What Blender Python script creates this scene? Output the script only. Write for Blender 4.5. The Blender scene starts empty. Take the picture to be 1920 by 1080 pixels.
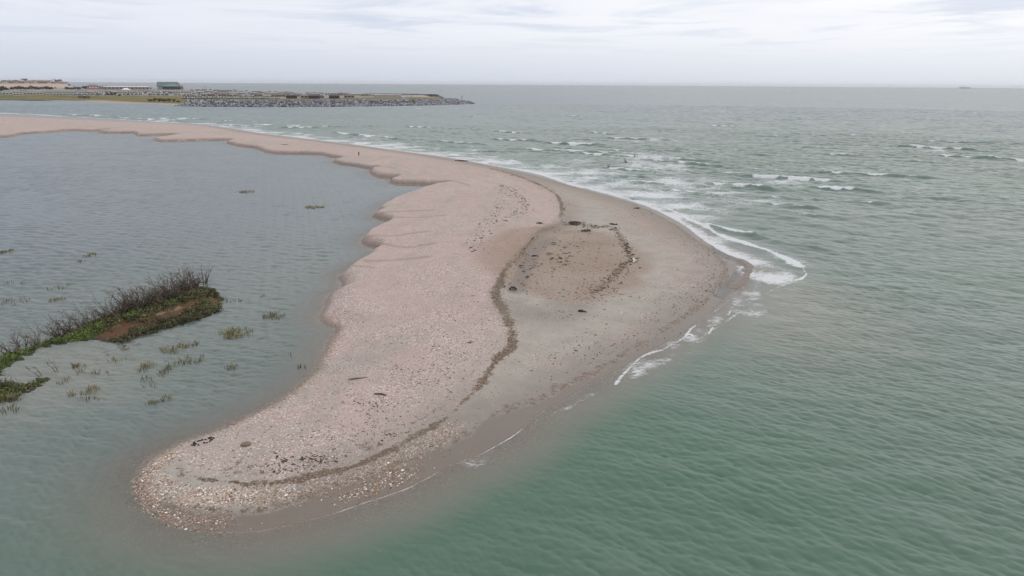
import bpy, math, random
import numpy as np
from mathutils import Matrix, Vector

sc = bpy.context.scene
col = sc.collection
rng = np.random.default_rng(7)
random.seed(7)

# ------------------------------------------------------------------ camera
W0, H0, F0 = 1920.0, 1080.0, 1290.0
CAM_H = 24.0
PITCH = math.atan((540 - 157.5) / F0)
ROLL = math.radians(0.37)
cam_rot = Matrix.Rotation(math.pi / 2 - PITCH, 3, 'X') @ Matrix.Rotation(ROLL, 3, 'Z')
cd = bpy.data.cameras.new('camera')
cd.sensor_width = 36.0
cd.lens = 36.0 * F0 / W0
cd.clip_start = 0.5
cd.clip_end = 90000
cam = bpy.data.objects.new('camera', cd)
col.objects.link(cam)
cam.matrix_world = Matrix.Translation((0, 0, CAM_H)) @ cam_rot.to_4x4()
sc.camera = cam
CR = np.array(cam_rot)

# ------------------------------------------------------------------ light
SUN_EL, SUN_AZ = math.radians(66), math.radians(38)     # azimuth from +Y towards +X
sun_dir = np.array([math.sin(SUN_AZ) * math.cos(SUN_EL), math.cos(SUN_AZ) * math.cos(SUN_EL), math.sin(SUN_EL)])
sl = bpy.data.lights.new('sun', 'SUN')
sl.energy = 0.6
sl.angle = math.radians(100)
sl.color = (1.0, 0.965, 0.92)
so = bpy.data.objects.new('sun', sl)
col.objects.link(so)
so.rotation_euler = Vector((-sun_dir[0], -sun_dir[1], -sun_dir[2])).to_track_quat('-Z', 'Y').to_euler()

sc.view_settings.view_transform = 'Standard'
sc.view_settings.look = 'None'
sc.view_settings.exposure = 0.0
sc.view_settings.gamma = 1.0

# ------------------------------------------------------------------ node helper
class NT:
    def __init__(self, tree):
        self.t = tree
    def n(self, typ, ins=None, **props):
        nd = self.t.nodes.new(typ)
        for k, v in props.items():
            setattr(nd, k, v)
        for k, v in (ins or {}).items():
            s = nd.inputs[k]
            if isinstance(v, bpy.types.NodeSocket):
                self.t.links.new(v, s)
            else:
                s.default_value = v
        return nd
    def math(self, op, a, b=0.0, c=0.0, clamp=False):
        return self.n('ShaderNodeMath', {0: a, 1: b, 2: c}, operation=op, use_clamp=clamp).outputs[0]
    def vmath(self, op, a, b=(0, 0, 0), scale=None):
        nd = self.n('ShaderNodeVectorMath', {0: a, 1: b}, operation=op)
        if scale is not None:
            if isinstance(scale, bpy.types.NodeSocket): self.t.links.new(scale, nd.inputs['Scale'])
            else: nd.inputs['Scale'].default_value = scale
        return nd.outputs[0]
    def mix(self, f, a, b, blend='MIX'):
        nd = self.t.nodes.new('ShaderNodeMix')
        nd.data_type = 'RGBA'; nd.blend_type = blend
        for s, v in ((nd.inputs[0], f), (nd.inputs[6], a), (nd.inputs[7], b)):
            if isinstance(v, bpy.types.NodeSocket): self.t.links.new(v, s)
            elif s is nd.inputs[0] or not isinstance(v, tuple): s.default_value = v
            else: s.default_value = (*v[:3], 1)
        return nd.outputs[2]
    def ss(self, x, a, b, lo=0.0, hi=1.0):
        return self.n('ShaderNodeMapRange', {0: x, 1: a, 2: b, 3: lo, 4: hi}, interpolation_type='SMOOTHSTEP').outputs[0]
    def attr(self, name):
        return self.n('ShaderNodeAttribute', attribute_name=name).outputs['Fac']
    def noise(self, vec, scale, detail=3.0, rough=0.55, dist=0.0):
        return self.n('ShaderNodeTexNoise', {'Vector': vec, 'Scale': scale, 'Detail': detail, 'Roughness': rough, 'Distortion': dist})
    def pos(self):
        return self.n('ShaderNodeNewGeometry').outputs['Position']
    def scaled(self, vec, s, rot=0.0):
        return self.n('ShaderNodeMapping', {'Vector': vec, 'Scale': s, 'Rotation': (0, 0, rot)}).outputs[0]
    def out(self, shader):
        self.n('ShaderNodeOutputMaterial', {'Surface': shader})

def new_mat(name):
    m = bpy.data.materials.new(name)
    m.use_nodes = True
    m.node_tree.nodes.clear()
    return m, NT(m.node_tree)

# ------------------------------------------------------------------ world: veiled overcast sky
w = bpy.data.worlds.new('World')
sc.world = w
w.use_nodes = True
w.node_tree.nodes.clear()
t = NT(w.node_tree)
sky = t.n('ShaderNodeTexSky', sky_type='NISHITA', sun_disc=False, sun_elevation=SUN_EL, sun_rotation=SUN_AZ,
          altitude=20.0, air_density=1.0, dust_density=2.0, ozone_density=1.0).outputs[0]
dirv = t.n('ShaderNodeTexCoord').outputs['Generated']
sep = t.n('ShaderNodeSeparateXYZ', {0: dirv})
zc = t.math('MAXIMUM', sep.outputs[2], 0.012)
pv = t.n('ShaderNodeCombineXYZ', {0: t.math('DIVIDE', sep.outputs[0], zc), 1: t.math('DIVIDE', sep.outputs[1], zc), 2: 0.0}).outputs[0]
n1 = t.noise(t.scaled(pv, (0.34, 0.30, 1), 0.25), 1.0, 6.0, 0.6, 0.6).outputs[0]
n2 = t.noise(t.scaled(pv, (0.16, 0.22, 1), -0.2), 1.0, 3.0, 0.5, 0.3).outputs[0]
high = t.ss(sep.outputs[2], 0.035, 0.10)
gap = t.math('MULTIPLY', t.ss(n1, 0.46, 0.68), t.ss(sep.outputs[2], 0.02, 0.085))               # thin places between the clouds
glow = t.ss(t.vmath('DOT_PRODUCT', dirv, tuple(sun_dir)) if False else t.n('ShaderNodeVectorMath', {0: dirv, 1: tuple(sun_dir)}, operation='DOT_PRODUCT').outputs['Value'], 0.25, 0.95)
azr = t.ss(t.math('DIVIDE', sep.outputs[0], t.math('MAXIMUM', sep.outputs[1], 0.05)), -0.75, 0.85)
low = t.mix(azr, (6.2, 6.75, 7.75), (7.8, 8.2, 8.9))
lift = t.ss(sep.outputs[2], 0.0, 0.085)
upc = t.mix(azr, (8.1, 8.5, 9.35), (10.2, 10.2, 10.4))
cloud = t.mix(lift, low, upc)
cloud = t.mix(t.math('MULTIPLY', t.ss(n2, 0.40, 0.68), t.math('MULTIPLY', high, 0.55)), cloud, t.mix(azr, (6.7, 7.2, 8.5), (8.9, 9.1, 9.8)))
cloud = t.mix(t.ss(sep.outputs[2], 0.12, 0.7), cloud, t.mix(glow, (8.5, 8.8, 9.7), (11.6, 11.3, 11.0)))
blue = t.mix(0.32, (6.5, 7.4, 9.5), sky)
skyc = t.mix(t.math('MULTIPLY', gap, 0.62), cloud, blue)
bg = t.n('ShaderNodeBackground', {'Color': skyc, 'Strength': 0.1})
t.n('ShaderNodeOutputWorld', {'Surface': bg.outputs[0]})

# ------------------------------------------------------------------ object bookkeeping
def tag(o, label=None, cat=None, group=None, kind=None):
    if label: o['label'] = label
    if cat: o['category'] = cat
    if group: o['group'] = group
    if kind: o['kind'] = kind
    return o

def empty(name, loc, rz=0.0, label=None, cat=None, group=None, s=1.0):
    o = bpy.data.objects.new(name, None)
    col.objects.link(o)
    o.location = loc
    o.rotation_euler = (0, 0, rz)
    o.scale = (s, s, s) if not isinstance(s, tuple) else s
    o.empty_display_size = 0.3
    return tag(o, label, cat, group)

def link(name, me, parent=None, loc=(0, 0, 0), rz=0.0, s=1.0):
    o = bpy.data.objects.new(name, me)
    col.objects.link(o)
    o.parent = parent
    o.location = loc
    o.rotation_euler = (0, 0, rz)
    o.scale = (s, s, s) if not isinstance(s, tuple) else s
    return o

def dup(root, loc, rz, label=None, group=None, s=None):
    r = root.copy(); col.objects.link(r)
    r.location = loc; r.rotation_euler = (0, 0, rz)
    if s is not None: r.scale = (s, s, s) if not isinstance(s, tuple) else s
    if label: r['label'] = label
    if group: r['group'] = group
    for ch in list(root.children):
        c = ch.copy(); col.objects.link(c); c.parent = r
        for g in list(ch.children):
            d = g.copy(); col.objects.link(d); d.parent = c
    return r

class MB:
    """collects polygons, builds one mesh"""
    def __init__(self):
        self.v = []; self.f = []; self.mi = []; self.tone = []
    def poly(self, pts, mi=0, tone=0.5):
        b = len(self.v)
        self.v.extend(tuple(p) for p in pts)
        self.tone.extend([tone] * len(pts))
        self.f.append(tuple(range(b, b + len(pts)))); self.mi.append(mi)
    def add(self, vs, fs, mi=0, tone=0.5):
        b = len(self.v)
        self.v.extend(tuple(p) for p in vs)
        self.tone.extend([tone] * len(vs))
        for f in fs:
            self.f.append(tuple(b + i for i in f)); self.mi.append(mi)
    def box(self, x0, x1, y0, y1, z0, z1, mi=0):
        vs = [(x, y, z) for z in (z0, z1) for y in (y0, y1) for x in (x0, x1)]
        self.add(vs, [(0, 2, 3, 1), (4, 5, 7, 6), (0, 1, 5, 4), (2, 6, 7, 3), (0, 4, 6, 2), (1, 3, 7, 5)], mi)
    def tube(self, pts, rad, sides=4, mi=0, tone=0.5):
        pts = [Vector(p) for p in pts]
        rings = []
        b = len(self.v)
        for i, p in enumerate(pts):
            d = (pts[min(i + 1, len(pts) - 1)] - pts[max(i - 1, 0)])
            if d.length < 1e-6: d = Vector((0, 0, 1))
            d.normalize()
            a = d.cross(Vector((0.31, 0.87, 0.2))); a.normalize()
            c = d.cross(a)
            for k in range(sides):
                an = 2 * math.pi * k / sides
                self.v.append(tuple(p + (a * math.cos(an) + c * math.sin(an)) * rad[i]))
                self.tone.append(tone)
        for i in range(len(pts) - 1):
            for k in range(sides):
                k2 = (k + 1) % sides
                self.f.append((b + i * sides + k, b + i * sides + k2, b + (i + 1) * sides + k2, b + (i + 1) * sides + k)); self.mi.append(mi)
        self.f.append(tuple(b + k for k in range(sides))[::-1]); self.mi.append(mi)
        e = b + (len(pts) - 1) * sides
        self.f.append(tuple(e + k for k in range(sides))); self.mi.append(mi)
    def mesh(self, name, mats, smooth=False):
        me = bpy.data.meshes.new(name)
        me.from_pydata(self.v, [], self.f)
        if not isinstance(mats, (list, tuple)): mats = [mats]
        for m in mats: me.materials.append(m)
        if len(mats) > 1: me.polygons.foreach_set('material_index', self.mi)
        a = me.attributes.new('tone', 'FLOAT', 'POINT')
        a.data.foreach_set('value', np.array(self.tone, dtype=np.float32))
        if smooth: me.polygons.foreach_set('use_smooth', np.ones(len(self.f), dtype=bool))
        me.update()
        return me

ICO_V = None
def ico():
    global ICO_V, ICO_F
    if ICO_V is None:
        p = (1 + 5 ** .5) / 2
        v = np.array([(-1, p, 0), (1, p, 0), (-1, -p, 0), (1, -p, 0), (0, -1, p), (0, 1, p), (0, -1, -p), (0, 1, -p), (p, 0, -1), (p, 0, 1), (-p, 0, -1), (-p, 0, 1)], float)
        ICO_V = v / np.linalg.norm(v[0])
        ICO_F = [(0, 11, 5), (0, 5, 1), (0, 1, 7), (0, 7, 10), (0, 10, 11), (1, 5, 9), (5, 11, 4), (11, 10, 2), (10, 7, 6), (7, 1, 8), (3, 9, 4), (3, 4, 2), (3, 2, 6), (3, 6, 8), (3, 8, 9), (4, 9, 5), (2, 4, 11), (6, 2, 10), (8, 6, 7), (9, 8, 1)]
    return ICO_V, ICO_F

# ------------------------------------------------------------------ survey helpers: picture point -> ground point
def P(px, py, z=0.0):
    px = np.asarray(px, float); py = np.asarray(py, float)
    d = np.stack([(px - 960) / F0, -(py - 540) / F0, -np.ones_like(px)], -1) @ CR.T
    s = (z - CAM_H) / d[..., 2]
    return np.stack([d[..., 0] * s, d[..., 1] * s], -1)

def smooth(x, a, b):
    u = np.clip((x - a) / (b - a), 0, 1)
    return u * u * (3 - 2 * u)

def catmull(pts, n=4):
    p = np.asarray(pts, float)
    q = np.vstack([2 * p[0] - p[1], p, 2 * p[-1] - p[-2]])
    out = []
    for i in range(1, len(q) - 2):
        for k in range(n):
            u = k / n
            out.append(0.5 * (2 * q[i] + (q[i + 1] - q[i - 1]) * u + (2 * q[i - 1] - 5 * q[i] + 4 * q[i + 1] - q[i + 2]) * u * u + (3 * q[i] - q[i - 1] - 3 * q[i + 1] + q[i + 2]) * u ** 3))
    out.append(p[-1])
    return np.array(out)

def line_dist(x, y, line, far=None):
    """distance to a polyline; with far, points farther than that are left at far"""
    x = np.asarray(x, np.float32); y = np.asarray(y, np.float32)
    shp = x.shape
    xf, yf = x.ravel(), y.ravel()
    if far is not None:
        l0, l1 = line.min(0) - far, line.max(0) + far
        sel = np.nonzero((xf > l0[0]) & (xf < l1[0]) & (yf > l0[1]) & (yf < l1[1]))[0]
        res = np.full(xf.shape, far, np.float32)
        if len(sel) == 0: return res.reshape(shp)
        xs, ys = xf[sel], yf[sel]
    else:
        xs, ys = xf, yf
    best = np.full(xs.shape, 1e18, np.float32)
    for (ax, ay), (bx, by) in zip(line[:-1], line[1:]):
        dx, dy = bx - ax, by - ay
        L = dx * dx + dy * dy + 1e-12
        u = np.clip(((xs - ax) * dx + (ys - ay) * dy) / L, 0, 1)
        d2 = (xs - ax - u * dx) ** 2 + (ys - ay - u * dy) ** 2
        np.minimum(best, d2, out=best)
    best = np.sqrt(best)
    if far is not None:
        res[sel] = np.minimum(best, far)
        return res.reshape(shp)
    return best.reshape(shp)

def inside(x, y, poly):
    x = np.asarray(x, np.float32); y = np.asarray(y, np.float32)
    r = np.zeros(x.shape, bool)
    n = len(poly)
    for i in range(n):
        (ax, ay), (bx, by) = poly[i], poly[(i + 1) % n]
        if ay == by: continue
        c = ((ay > y) != (by > y)) & (x < (bx - ax) * (y - ay) / (by - ay) + ax)
        r ^= c
    return r

def vnoise(x, y, seed=0):
    """smooth value noise, -1..1"""
    x = np.asarray(x, np.float64); y = np.asarray(y, np.float64)
    xi = np.floor(x).astype(np.int64); yi = np.floor(y).astype(np.int64)
    fx = x - xi; fy = y - yi
    fx = fx * fx * (3 - 2 * fx); fy = fy * fy * (3 - 2 * fy)
    def h(a, b):
        k = (a * 374761393 + b * 668265263 + seed * 974634541) & 0xffffffff
        k = ((k ^ (k >> 13)) * 1274126177) & 0xffffffff
        return ((k ^ (k >> 16)) & 0xffff) / 32767.5 - 1
    return (h(xi, yi) * (1 - fx) + h(xi + 1, yi) * fx) * (1 - fy) + (h(xi, yi + 1) * (1 - fx) + h(xi + 1, yi + 1) * fx) * fy

def fbm(x, y, seed=0, o=4):
    s = 0; a = 1; tot = 0
    for k in range(o):
        s = s + a * vnoise(x * 2 ** k, y * 2 ** k, seed + k); tot += a; a *= 0.55
    return s / tot

# ------------------------------------------------------------------ coastline of the spit
LAG = [(-760, 372), (-300, 300), (0, 259), (20, 257), (45, 252), (70, 250), (100, 249), (120, 246), (145, 246), (170, 247), (200, 245), (205, 246.5), (182, 248.5), (197, 250.5),
       (225, 250.6), (250, 250), (254, 252), (256, 255.5), (285, 255), (325, 254), (334, 255.5), (312, 259), (287, 263), (297, 266.5), (340, 266), (380, 264.5), (412, 264), (430, 264.5), (436, 266), (423, 269),
       (440, 274), (460, 277), (475, 278), (484, 281), (495, 286), (510, 289), (535, 290), (570, 290), (600, 291), (620, 296), (637, 298), (640, 300), (622, 305),
       (640, 310), (665, 313), (685, 317), (706, 318), (708, 319.5), (692, 322), (694, 327), (705, 333), (722, 335), (742, 336), (743, 338), (728, 342), (736, 346),
       (770, 347.5), (800, 348), (830, 347.5), (838, 348.5), (815, 351), (790, 359), (760, 369), (735, 379), (718, 388), (707, 395), (711, 400), (696, 407.5), (708, 412.5), (729, 417.6), (721, 424), (708, 430),
       (684, 442), (675, 457), (690, 463), (707, 467), (699, 475), (689, 481), (688, 487), (664, 498.5), (646, 509), (634, 521), (640, 532.6), (641, 543),
       (619, 550), (609, 565), (610, 574), (596, 595), (604, 607), (625, 615.5), (630, 620), (619, 633), (604, 660), (586, 695), (562, 717), (538, 737), (499, 761), (459, 781), (419, 799),
       (379, 813), (339, 827), (300, 845), (272, 863), (256, 882), (251, 902), (256, 922), (270, 946), (288, 968)]
SEA = [(288, 968), (316, 984), (364, 995), (425, 998), (485, 996), (533, 986), (600, 970), (641, 957), (682, 942), (719, 931), (760, 916), (797, 898), (845, 872), (886, 857), (915, 844), (967, 813),
       (990, 793), (1015, 772), (1041, 759), (1065, 746), (1090, 730), (1115, 714), (1145, 700), (1178, 682), (1210, 662), (1243, 645), (1275, 626), (1300, 608), (1325, 588), (1345, 570), (1362, 555), (1372, 546),
       (1384, 536), (1394, 524), (1402, 510), (1406, 499), (1400, 491), (1385, 485), (1362, 476), (1338, 463), (1310, 445), (1283, 423), (1247, 403), (1210, 386), (1172, 374), (1138, 364), (1101, 355), (1064, 346), (1028, 333), (991, 323), (937, 313),
       (882, 302.5), (827, 293), (773, 286), (736, 281), (687, 274), (625, 266), (575, 260), (525, 254), (475, 247.5), (437, 240.5), (400, 236), (375, 232.5), (300, 229), (250, 225.5),
       (175, 221), (125, 219), (75, 216), (0, 212), (-300, 203), (-760, 191)]
c_lag = P(*np.array(LAG, float).T)
c_sea = catmull(P(*np.array(SEA, float).T), 2)
c_lag = catmull(c_lag, 2) if False else c_lag
c_poly = np.vstack([c_lag, c_sea[1:]])
i_exp = int(np.argmin(np.hypot(*(c_sea - P(1400, 491)).T)))
c_exposed = c_sea[i_exp:]

DEPR = P(np.array([1010, 1060, 1130, 1175, 1165, 1110, 1030, 975, 945, 960, 985]), np.array([432, 424, 428, 460, 510, 560, 596, 590, 550, 500, 460]))
DEPR_C, = [DEPR.mean(0)]

def coast_fields(x, y):
    dl = line_dist(x, y, c_lag); ds = line_dist(x, y, c_sea)
    ins = inside(x, y, c_poly)
    return dl, ds, ins

def height_from(x, y, dl, ds, ins):
    r = np.hypot(x, y)
    steep = smooth(r, 55, 105)
    crest = 1.25 + 0.15 * fbm(x / 23, y / 23, 3)
    hl = np.minimum(dl * (0.17 + 0.85 * steep), crest * (0.75 + 0.25 * steep) + 0.015 * dl)
    hs = 0.03 + ds * 0.062
    hs = np.where(hs > 1.0, 1.0 + (hs - 1.0) * 0.45, hs)
    k = 0.25
    m = np.minimum(hl, hs) - k * np.maximum(1 - np.abs(hl - hs) / k, 0) ** 2 / 4
    h = np.minimum(m, 1.7 + 0.1 * fbm(x / 15, y / 15, 8))
    dd = np.sqrt(((x - DEPR_C[0]) / 11.0) ** 2 + ((y - DEPR_C[1]) / 22.0) ** 2)
    h = h - 0.38 * np.exp(-dd ** 2 * 1.3) * smooth(h, 0.3, 0.8)
    h = h + (0.035 * fbm(x / 2.3, y / 3.1, 21) + 0.012 * fbm(x / .5, y / .5, 31, 2)) * smooth(h, 0.05, 0.5)
    ho = -np.minimum(np.where(dl < ds, dl * 0.11, np.minimum(ds * 0.13, 0.5 + 0.05 * ds)), 3.0)
    return np.where(ins, h, ho)

def terr_h(x, y):
    x = np.atleast_1d(np.asarray(x, float)); y = np.atleast_1d(np.asarray(y, float))
    return height_from(x, y, *coast_fields(x, y))

def G(px, py):
    """picture point -> point on the spit's surface"""
    px = np.atleast_1d(np.asarray(px, float)); py = np.atleast_1d(np.asarray(py, float))
    z = np.zeros_like(px)
    for _ in range(5):
        q = P(px, py, z)
        z = 0.5 * z + 0.5 * np.maximum(terr_h(q[:, 0], q[:, 1]), 0)
    q = P(px, py, z)
    return np.column_stack([q, z])

def GL(pts, n=3):
    p = np.array(pts, float)
    return catmull(G(p[:, 0], p[:, 1])[:, :2], n)

# ------------------------------------------------------------------ grids around the viewpoint
def radii(r0, r1, k, lo, hi, grow=0.0, r2=None):
    r = [r0]
    while r[-1] < r1:
        r.append(r[-1] + min(max(k * r[-1] ** 2 / 16500.0, lo), hi))
    if r2:
        while r[-1] < r2:
            r.append(r[-1] * (1 + grow))
    return np.array(r)

def grid_mesh(name, X, Y, Z, mat, attrs=None, keep=None):
    nr, nc = X.shape
    me = bpy.data.meshes.new(name)
    idx = np.arange(nr * nc, dtype=np.int32).reshape(nr, nc)
    q = np.stack([idx[:-1, :-1], idx[:-1, 1:], idx[1:, 1:], idx[1:, :-1]], -1).reshape(-1, 4)
    if keep is not None:
        kq = (keep[:-1, :-1] | keep[1:, 1:] | keep[:-1, 1:] | keep[1:, :-1]).ravel()
        q = q[kq]
    used = np.unique(q)
    remap = np.full(nr * nc, -1, np.int32); remap[used] = np.arange(len(used), dtype=np.int32)
    q = remap[q]
    co = np.stack([X, Y, Z], -1).reshape(-1, 3)[used].astype(np.float32)
    me.vertices.add(len(co)); me.vertices.foreach_set('co', co.ravel())
    me.loops.add(q.size); me.loops.foreach_set('vertex_index', q.ravel())
    me.polygons.add(len(q)); me.polygons.foreach_set('loop_start', np.arange(0, q.size, 4, dtype=np.int32))
    me.polygons.foreach_set('use_smooth', np.ones(len(q), bool))
    for k, v in (attrs or {}).items():
        a = me.attributes.new(k, 'FLOAT', 'POINT')
        a.data.foreach_set('value', v.reshape(-1)[used].astype(np.float32))
    me.materials.append(mat)
    me.update(); me.validate()
    return me

HALF = math.radians(51)

# ------------------------------------------------------------------ materials for things
def plain(name, c, rough=0.85, var=0.25, scale=3.0, spec=0.3, tone=0.0):
    m, t = new_mat(name)
    p = t.n('ShaderNodeTexCoord').outputs['Object']
    n = t.noise(p, scale, 4.0).outputs[0]
    dk = tuple(x * (1 - var) for x in c); lt = tuple(min(1, x * (1 + var)) for x in c)
    cc = t.mix(t.ss(n, 0.3, 0.7), dk, lt)
    if tone:
        k = t.ss(t.attr('tone'), 0.0, 1.0, 1 - tone, 1 + tone)
        cc = t.vmath('SCALE', cc, scale=k)
    t.out(t.n('ShaderNodeBsdfPrincipled', {'Base Color': cc, 'Roughness': rough, 'Specular IOR Level': spec}).outputs[0])
    return m

M = {}
M['deadwood'] = plain('dead_wood', (0.120, 0.094, 0.074), var=0.35, scale=6, tone=0.6)
M['pale_wood'] = plain('bleached_wood', (0.62, 0.57, 0.52), var=0.12, scale=8)
M['leaf'] = plain('leaf_green', (0.095, 0.130, 0.036), var=0.35, scale=1.2, tone=0.65)
M['leaf_dull'] = plain('leaf_dull', (0.105, 0.102, 0.048), var=0.35, scale=1.2, tone=0.7)
M['cordgrass'] = plain('cord_grass', (0.20, 0.165, 0.075), var=0.3, scale=2.0, tone=0.6)
M['weed'] = plain('dry_seaweed', (0.060, 0.038, 0.030), var=0.45, scale=4.0, tone=0.6, rough=0.7)
M['weed_brown'] = plain('brown_weed_litter', (0.125, 0.085, 0.048), var=0.4, scale=4.0, tone=0.7)
M['weed_green'] = plain('green_weed', (0.14, 0.125, 0.045), var=0.4, scale=4.0, tone=0.6)
M['post'] = plain('dark_timber', (0.040, 0.026, 0.021), var=0.3, scale=6)
M['stone'] = plain('brown_stone', (0.20, 0.145, 0.10), var=0.2, scale=9)
M['rock'] = plain('armour_rock', (0.20, 0.20, 0.215), var=0.45, scale=0.5, tone=0.75)

# ------------------------------------------------------------------ beach material
def beach_material():
    m, t = new_mat('shingle_and_sand')
    p = t.pos()
    big = t.noise(t.scaled(p, (0.05, 0.05, 0.05)), 1.0, 5.0, 0.6).outputs[0]
    mid = t.noise(t.scaled(p, (0.45, 0.45, 0.45)), 1.0, 5.0, 0.65).outputs[0]
    fine = t.noise(p, 6.0, 4.0, 0.7).outputs[0]
    vo = t.n('ShaderNodeTexVoronoi', {'Vector': p, 'Scale': 12.0, 'Randomness': 1.0})
    vo2 = t.n('ShaderNodeTexVoronoi', {'Vector': p, 'Scale': 3.1, 'Randomness': 1.0})
    vc = t.n('ShaderNodeSeparateColor', {0: vo.outputs['Color']})
    def ramp(fac, stops):
        r = t.n('ShaderNodeValToRGB', {0: fac})
        e = r.color_ramp.elements
        while len(e) < len(stops): e.new(0.5)
        for el, (ps, c) in zip(e, stops):
            el.position = ps; el.color = (*c, 1)
        return r.outputs[0]
    peb = ramp(vc.outputs[0], [(0.0, (0.15, 0.122, 0.115)), (0.10, (0.305, 0.238, 0.205)), (0.3, (0.395, 0.312, 0.282)), (0.5, (0.40, 0.345, 0.325)), (0.75, (0.47, 0.40, 0.375)), (0.9, (0.55, 0.485, 0.465)), (1.0, (0.80, 0.77, 0.76))])
    peb = t.mix(1.0, peb, t.mix(t.ss(big, 0.35, 0.65), (0.97, 0.92, 0.89), (0.94, 0.865, 0.85)), 'MULTIPLY')
    pn_ = t.noise(t.scaled(p, (0.16, 0.16, 0.16)), 1.0, 4.0, 0.6).outputs[0]
    peb = t.mix(t.ss(pn_, 0.40, 0.60, 0.72, 0.0), peb, t.mix(t.ss(mid, 0.3, 0.7), (0.375, 0.285, 0.255), (0.415, 0.325, 0.30)))
    shell = ramp(vc.outputs[1], [(0.0, (0.10, 0.07, 0.05)), (0.2, (0.25, 0.155, 0.095)), (0.45, (0.36, 0.255, 0.185)), (0.65, (0.40, 0.325, 0.28)), (0.85, (0.52, 0.45, 0.41)), (1.0, (0.82, 0.78, 0.75))])
    sand = t.mix(t.ss(mid, 0.3, 0.7), (0.32, 0.29, 0.255), (0.38, 0.35, 0.315))
    sand = t.mix(t.ss(fine, 0.35, 0.75), t.mix(1.0, sand, (0.9, 0.89, 0.88), 'MULTIPLY'), sand)
    a_sh = t.attr('shingle')
    # pebbles thin out cell by cell towards the bare sand
    gate = t.math('ADD', a_sh, t.math('MULTIPLY', t.math('SUBTRACT', mid, 0.5), 0.9))
    shf = t.math('GREATER_THAN', gate, vc.outputs[2])
    c = t.mix(shf, sand, peb)
    a_or = t.math('MULTIPLY', t.attr('orange'), t.ss(mid, 0.2, 0.6, 0.55, 1.0))
    c = t.mix(t.math('MULTIPLY', a_or, 0.75), c, t.mix(1.0, t.mix(0.5, c, (0.262, 0.208, 0.162)), (0.80, 0.71, 0.615), 'MULTIPLY'))
    c = t.mix(t.math('GREATER_THAN', t.math('ADD', t.attr('shell'), t.math('MULTIPLY', t.math('SUBTRACT', mid, 0.5), 1.1)), t.math('ADD', t.math('MULTIPLY', vc.outputs[2], 0.85), 0.12)), c, shell)
    a_bk = t.attr('bank')
    c = t.mix(t.math('MULTIPLY', a_bk, 0.75), c, t.mix(0.65, c, (0.165, 0.122, 0.076)))
    wt = t.attr('wet')
    c = t.mix(wt, c, t.mix(1.0, t.mix(t.math('MULTIPLY', wt, 0.55), c, (0.32, 0.27, 0.232)), (0.455, 0.425, 0.40), 'MULTIPLY'))
    # weed litter: brown fibres with bright pebbles showing through
    wn = t.noise(t.scaled(p, (2.2, 2.2, 2.2)), 1.0, 6.0, 0.78, 0.5).outputs[0]
    wf = t.ss(t.math('ADD', t.attr('weed'), t.math('MULTIPLY', t.math('SUBTRACT', wn, 0.5), 1.9)), 0.30, 0.60)
    wf = t.math('MULTIPLY', wf, t.ss(vc.outputs[2], 0.97, 0.78))
    wcol = t.mix(t.ss(fine, 0.3, 0.7), (0.080, 0.052, 0.034), (0.175, 0.118, 0.078))
    c = t.mix(wf, c, wcol)
    # small dark scraps scattered on the upper beach
    sc1 = t.n('ShaderNodeTexVoronoi', {'Vector': t.scaled(p, (1.9, 3.3, 1.0), 0.3), 'Scale': 1.0, 'Randomness': 1.0})
    sel = t.n('ShaderNodeSeparateColor', {0: sc1.outputs['Color']})
    dn = t.math('ADD', sc1.outputs['Distance'], t.math('MULTIPLY', t.math('SUBTRACT', fine, 0.5), 0.35))
    scr = t.math('MULTIPLY', t.math('LESS_THAN', dn, 0.16), t.math('LESS_THAN', sel.outputs[0], t.attr('scrap')))
    c = t.mix(scr, c, (0.060, 0.043, 0.035))
    h = t.math('ADD', t.math('MULTIPLY', t.math('MULTIPLY', vo.outputs['Distance'], -1.0), t.math('ADD', t.math('MULTIPLY', shf, 0.9), 0.02)), t.math('MULTIPLY', fine, 0.12))
    bmp = t.n('ShaderNodeBump', {'Strength': 0.6, 'Distance': 0.04, 'Height': h}).outputs[0]
    rough = t.mix(wt, (0.92,) * 3, (0.34,) * 3)
    b = t.n('ShaderNodeBsdfPrincipled', {'Base Color': c, 'Roughness': rough, 'Normal': bmp, 'Specular IOR Level': 0.3})
    t.out(b.outputs[0])
    return m
M['beach'] = beach_material()

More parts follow.
